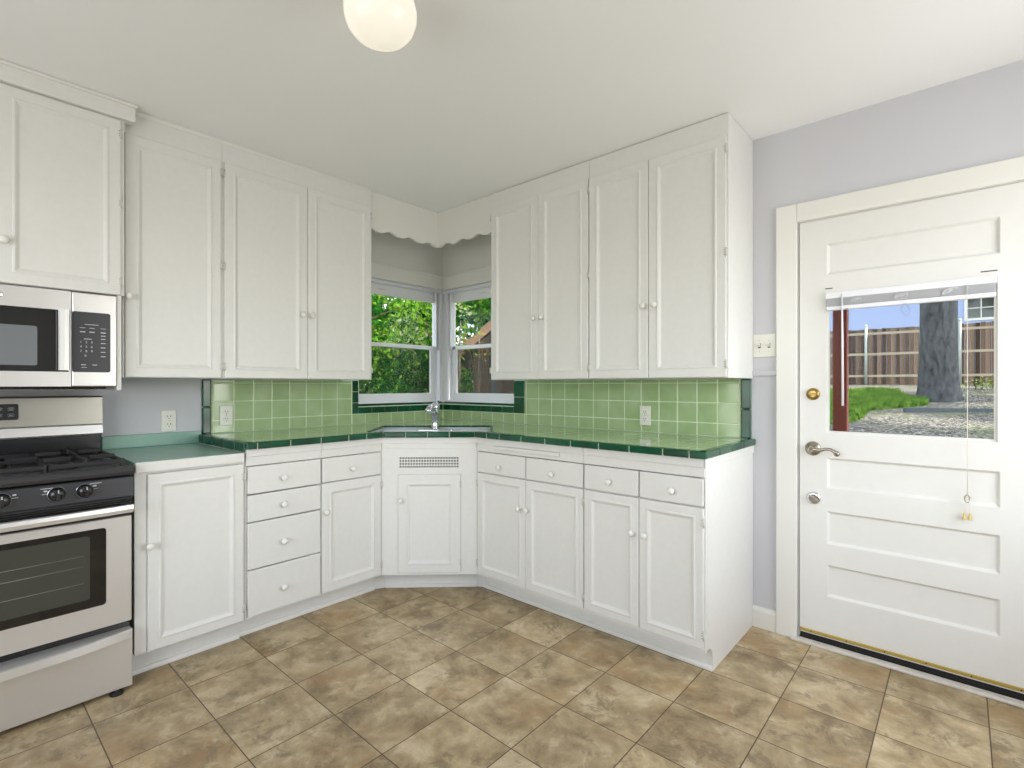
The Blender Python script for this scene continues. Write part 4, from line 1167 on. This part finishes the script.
# timber edging, lawn patch, low plants by the fence
ax, ay = at(904, 11.7); bx_, by_ = at(992, 11.2)
gz1 = gz_at(ax, ay)
L = math.hypot(bx_ - ax, by_ - ay)
t_ = MB().box((0, -.06, -.05), (L, .06, .10), M['timber'], .012, 2, Matrix.Translation((ax, ay, gz1)) @ Matrix.Rotation(math.atan2(by_ - ay, bx_ - ax), 4, 'Z'))
single('landscape_timber', t_, 'dark weathered timber lying on the ground in front of the oak', 'timber')

def lawn(name, label, pts, n_, seed, size, mat):
    rs = np.random.default_rng(seed); vs = []; fs = []
    lo = np.min(pts, axis=0); hi = np.max(pts, axis=0); c = (lo + hi) / 2; h = (hi - lo) / 2
    for i in range(n_):
        a = rs.uniform(0, 6.283); r = math.sqrt(rs.random()) * (1 + .12 * math.sin(3 * a) + .1 * math.sin(7 * a + 1))
        x = c[0] + h[0] * r * math.cos(a); y = c[1] + h[1] * r * math.sin(a); z = gz_at(x, y)
        b = rs.uniform(0, 6.283); w_ = size * .16; hh = size * rs.uniform(.5, 1.2); le = rs.uniform(-.6, .6) * hh
        k = len(vs); dx, dy = math.cos(b) * w_, math.sin(b) * w_
        vs += [(x - dx, y - dy, z - .01), (x + dx, y + dy, z - .01), (x + dx * .3 + le, y + dy * .3 + le * .4, z + hh)]
        fs.append((k, k + 1, k + 2))
    me = bpy.data.meshes.new(name); me.from_pydata(vs, [], fs); me.materials.append(mat); me.update()
    o = bpy.data.objects.new(name, me); COL.objects.link(o); tag(o, label, 'grass', None, 'stuff'); return o
lawn('lawn_grass', 'bright green patch of lawn left of the oak', np.array([(-2.6, 8.4), (2.25, 18.8)]), 50000, 31, .17, M['grass'])
lawn('lawn_grass', 'small sunny tuft of grass behind the porch post', np.array([(.6, 3.2), (2.3, 6.2)]), 6000, 32, .12, M['grass'])
for i, (px, d, lab) in enumerate(((975, 16.6, 'low green plant at the fence, right of the oak'), (992, 17.2, 'low green plant at the fence, near the window edge'), (945, 19.8, 'low yellow-green plant at the foot of the fence behind the oak'))):
    x, y = at(px, d); g = gz_at(x, y)
    tree('low_plant', lab, x, y, .5, .02, [(x + a, y + b, g + .16, .24) for a, b in ((-.25, 0), (.05, .1), (.3, -.05))], 160, .10, [(M['grass'], .7), (M['leafy'], .3)], 40 + i, 'plant')

# ================================================================== light
sun = bpy.data.lights.new('sun', 'SUN'); sun.energy = 5.8; sun.angle = R(.8); sun.color = (1, .95, .86)
so = bpy.data.objects.new('sun', sun); COL.objects.link(so)
sdir = Vector((-.62, -.28, -1.05)); so.rotation_euler = sdir.to_track_quat('-Z', 'Y').to_euler()
w = bpy.data.worlds.new('sky'); SC.world = w; w.use_nodes = True
bgn = w.node_tree.nodes['Background']
sk = w.node_tree.nodes.new('ShaderNodeTexSky')
try:
    sk.sky_type = 'NISHITA'; sk.sun_disc = False; sk.sun_elevation = R(55); sk.sun_rotation = R(60)
except Exception: pass
hs = w.node_tree.nodes.new('ShaderNodeHueSaturation'); hs.inputs['Saturation'].default_value = .5
w.node_tree.links.new(sk.outputs[0], hs.inputs['Color']); w.node_tree.links.new(hs.outputs[0], bgn.inputs[0]); bgn.inputs[1].default_value = .70

def area(name, loc, rot, sx, sy, power, col):
    l = bpy.data.lights.new(name, 'AREA'); l.shape = 'RECTANGLE'; l.size = sx; l.size_y = sy; l.energy = power; l.color = col
    o = bpy.data.objects.new(name, l); COL.objects.link(o); o.location = loc; o.rotation_euler = rot; return o
# added area lamps standing in for daylight at the unseen openings behind the camera
area('back_opening_fill', (2.1, -4.03, 1.35), (R(100), 0, 0), 2.4, 1.6, 23, (.975, .985, 1))
area('side_opening_fill', (4.03, -.85, 1.45), (R(90), 0, R(90)), 1.2, 1.4, 15, (.95, .97, 1))

# ================================================================== camera
cam = bpy.data.cameras.new('camera'); co = bpy.data.objects.new('camera', cam); COL.objects.link(co)
cam.sensor_fit = 'HORIZONTAL'; cam.sensor_width = 36; cam.lens = 508.5 / 1024 * 36; cam.shift_y = 1.5 / 1024; cam.clip_start = .03; cam.clip_end = 300
co.location = (3.225, -2.785, 1.233); co.rotation_euler = (R(90), 0, R(41.47))
SC.camera = co
SC.view_settings.view_transform = 'Standard'; SC.view_settings.look = 'None'; SC.view_settings.exposure = .09; SC.view_settings.gamma = 1
SC.view_settings.use_curve_mapping = False

# repeats share a group
GROUPS = {'wall_cabinet': 'wall cabinets', 'base_cabinet': 'base cabinets under the counter', 'wall_outlet': 'wall outlets above the counters', 'tile_backsplash': 'tile backsplashes',
          'leafy_tree': 'trees outside the corner window', 'shrub': 'shrubs outside the corner window', 'low_plant': 'low plants by the back fence', 'lawn_grass': 'patches of lawn'}
for o in SC.objects:
    k = o.name.split('.')[0]
    if o.parent is None and k in GROUPS and o.get('label'): o['group'] = GROUPS[k]
